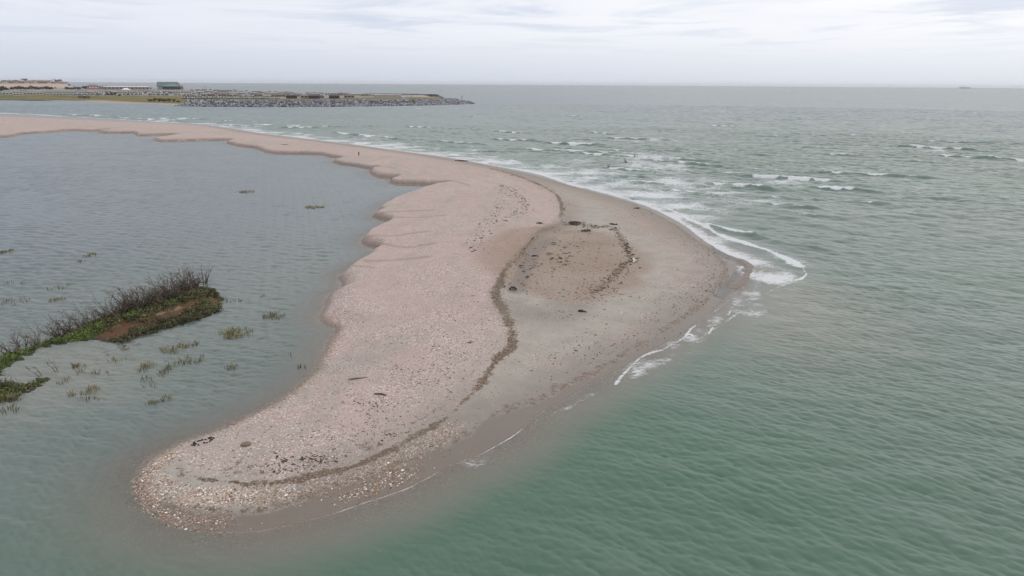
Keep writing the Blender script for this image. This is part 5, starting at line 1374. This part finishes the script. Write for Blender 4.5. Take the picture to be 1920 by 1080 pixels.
# the one large stone
g = G(461, 834.5)[0]; v, f = ico(); mb = MB(); bm_v = []
import bmesh
bm = bmesh.new(); bmesh.ops.create_icosphere(bm, subdivisions=3, radius=1.0)
for vv in bm.verts:
    n_ = vv.co.copy(); k = 1 + .08 * math.sin(3.1 * n_.x + 1) * math.cos(2.3 * n_.y) + .05 * math.sin(5 * n_.z + 2 * n_.x)
    vv.co = Vector((n_.x * .36 * k, n_.y * .26 * k, max(n_.z, -.5) * .17 * k))
me = bpy.data.meshes.new('stone'); bm.to_mesh(me); bm.free(); me.materials.append(M['stone']); me.polygons.foreach_set('use_smooth', [True] * len(me.polygons))
tag(link('large_stone', me, None, (g[0], g[1], g[2] + .07), .3), 'single smooth brown stone lying on the pale shingle near the tip', 'stone')
# driftwood
def log(px, py, pts, rad, mat, label, name='driftwood'):
    g = G(px, py)[0]; mb = MB(); mb.tube(pts, rad, 7)
    return tag(link(name, mb.mesh(name, M[mat]), None, tuple(g)), label, 'driftwood'), mb
o, _ = log(1187, 491, [(-.12, -.75, .12), (.05, -.45, .2), (.32, -.1, .22), (.12, .35, .2), (.28, .8, .24), (.1, 1.25, .2)], [.06, .15, .17, .14, .12, .04], 'pale_wood', 'white crooked driftwood beside the curved weed line')
log(671, 711, [(-.75, -.15, .06), (0, 0, .08), (.75, .22, .07)], [.05, .055, .035], 'deadwood', 'thin grey stick lying on the shingle left of the scattered weed')
log(865, 302.4, [(-2.2, .2, .15), (0, 0, .2), (2.2, -.3, .15)], [.16, .2, .12], 'post', 'dark log lying along the sea edge of the far beach')
log(712, 741, [(-.5, .1, .06), (.1, .05, .1), (.55, -.12, .05)], [.04, .06, .04], 'post', 'dark forked stick on the shingle above the weed scraps')
# post
g = G(672.8, 291.2)[0]; o = empty('timber_post', tuple(g), .3, 'short dark timber post standing upright on the far shingle ridge', 'post')
mb = MB(); mb.tube([(0, 0, -.3), (.01, 0, .5), (.05, .02, 1.05)], [.19, .18, .16], 8); link('shaft', mb.mesh('shaft', M['post']), o)
mb = MB(); mb.tube([(.05, .02, 1.04), (.052, .02, 1.10)], [.175, .13], 8); link('cap', mb.mesh('cap', M['deadwood']), o)

# cobbles standing clear of the shingle near the tip
M['cobble'] = None
m, t = new_mat('cobble')
tn = t.attr('tone')
r = t.n('ShaderNodeValToRGB', {0: tn}); e = r.color_ramp.elements
for _ in range(4): e.new(.5)
for el, (ps, c) in zip(e, [(0, (.10, .075, .06)), (.2, (.30, .17, .09)), (.4, (.42, .28, .19)), (.6, (.42, .35, .31)), (.82, (.60, .50, .45)), (1, (.86, .83, .80))]): el.position = ps; el.color = (*c, 1)
t.out(t.n('ShaderNodeBsdfPrincipled', {'Base Color': r.outputs[0], 'Roughness': .8}).outputs[0]); M['cobble'] = m
mb_v, mb_f, mb_t = [], [], []
def cobbles(line, n, jit, sz, lo=0., hi=1.):
    seg = np.hypot(*np.diff(line, axis=0).T); c_ = np.concatenate([[0], np.cumsum(seg)])
    S_ = rng.uniform(lo, hi, n) * c_[-1]; i = np.clip(np.searchsorted(c_, S_, side='right') - 1, 0, len(seg) - 1)
    u = ((S_ - c_[i]) / seg[i])[:, None]
    q = line[i] * (1 - u) + line[i + 1] * u + rng.normal(0, 1, (n, 2)) * jit
    z = terr_h(q[:, 0], q[:, 1]); v, f = ico(); f = np.array(f)
    for (x, y), zz in zip(q, z):
        if zz < -.05: continue
        s_ = sz * random.lognormvariate(0, .5); a = random.uniform(0, 6.28); ca, sa = math.cos(a), math.sin(a)
        V = v * np.array([1.25, .85, .55]) * s_
        V = np.column_stack([V[:, 0] * ca - V[:, 1] * sa + x, V[:, 0] * sa + V[:, 1] * ca + y, V[:, 2] + zz + .2 * s_])
        mb_f.append(f + 12 * len(mb_v)); mb_v.append(V); mb_t.append(np.full(12, random.random(), np.float32))
cobbles(tipring, 1100, .30, .026); cobbles(shellband, 900, .75, .023); cobbles(patch1, 420, .42, .034); cobbles(shellband, 300, 1.5, .034)
V = np.vstack(mb_v); Fc = np.vstack(mb_f); me = bpy.data.meshes.new('cobbles'); me.from_pydata(V.tolist(), [], Fc.tolist()); me.materials.append(M['cobble'])
a = me.attributes.new('tone', 'FLOAT', 'POINT'); a.data.foreach_set('value', np.concatenate(mb_t)); me.update()
tag(link('cobbles', me), 'orange and white cobbles thrown up round the tip of the spit', 'cobbles', kind='stuff')

# ------------------------------------------------------------------ the walker
def skin_body(name, joints, edges, radii_, mat):
    me = bpy.data.meshes.new(name); me.from_pydata(joints, edges, []); me.materials.append(mat)
    o = bpy.data.objects.new(name, me); col.objects.link(o)
    o.modifiers.new('skin', 'SKIN').use_smooth_shade = True
    for sv, r_ in zip(me.skin_vertices[0].data, radii_): sv.radius = (r_, r_)
    me.skin_vertices[0].data[0].use_root = True
    o.modifiers.new('sub', 'SUBSURF').levels = 1
    return o
M['skin'] = plain('skin', (.40, .25, .19), var=.05); M['coat'] = plain('dark_coat', (.045, .055, .075), var=.2); M['trousers'] = plain('dark_trousers', (.04, .045, .055), var=.2); M['hair'] = plain('brown_hair', (.05, .035, .025), var=.2)
g = G(275.8, 227.0)[0]
J = [(0, 0, .95), (0, 0, 1.18), (0, .01, 1.40), (0, .01, 1.50), (0, -.01, 1.60), (0, -.015, 1.70), (.17, 0, 1.40), (.24, .08, 1.14), (.25, -.04, .92), (-.17, 0, 1.40), (-.24, -.08, 1.14), (-.25, -.14, .92), (.10, 0, .90), (.12, -.18, .50), (.12, -.10, .07), (.12, -.24, .04), (-.10, 0, .90), (-.12, .10, .50), (-.12, .34, .12), (-.12, .24, .04)]
E_ = [(0, 1), (1, 2), (2, 3), (3, 4), (4, 5), (2, 6), (6, 7), (7, 8), (2, 9), (9, 10), (10, 11), (0, 12), (12, 13), (13, 14), (14, 15), (0, 16), (16, 17), (17, 18), (18, 19)]
R_ = [.14, .14, .15, .055, .085, .075, .065, .05, .035, .065, .05, .035, .10, .065, .045, .04, .10, .065, .045, .04]
body = skin_body('person', J, E_, R_, M['skin'])
body.location = tuple(g); body.rotation_euler = (0, 0, 1.35)
tag(body, 'person in dark clothes walking along the water edge of the far beach', 'person')
Cj = [0, 1, 2, 6, 7, 9, 10]
coat = skin_body('coat', [J[i] for i in (1, 2, 0, 6, 7, 8, 9, 10, 11)], [(0, 1), (0, 2), (1, 3), (3, 4), (4, 5), (1, 6), (6, 7), (7, 8)], [.185, .19, .20, .09, .075, .05, .09, .075, .05], M['coat']); coat.parent = body
tr_ = skin_body('trousers', [J[i] for i in (0, 12, 13, 14, 16, 17, 18)], [(0, 1), (1, 2), (2, 3), (0, 4), (4, 5), (5, 6)], [.16, .125, .09, .07, .125, .09, .07], M['trousers']); tr_.parent = body
hair = skin_body('hair', [(0, .03, 1.66), (0, .02, 1.74), (0, .05, 1.58)], [(0, 1), (0, 2)], [.09, .075, .06], M['hair']); hair.parent = body

# ------------------------------------------------------------------ sea air
mb = MB(); mb.box(-27500, 27500, -200, 27500, -5, 62)
hm = bpy.data.materials.new('haze'); hm.use_nodes = True; hm.node_tree.nodes.clear(); t = NT(hm.node_tree)
pv_ = t.n('ShaderNodeVolumePrincipled', {'Color': (0.93, 0.95, 1.0, 1), 'Density': 0.00004, 'Anisotropy': 0.2})
t.n('ShaderNodeOutputMaterial', {'Volume': pv_.outputs[0]})
tag(link('haze', mb.mesh('haze', hm)), 'thin pale sea haze in the air', 'haze', kind='stuff')
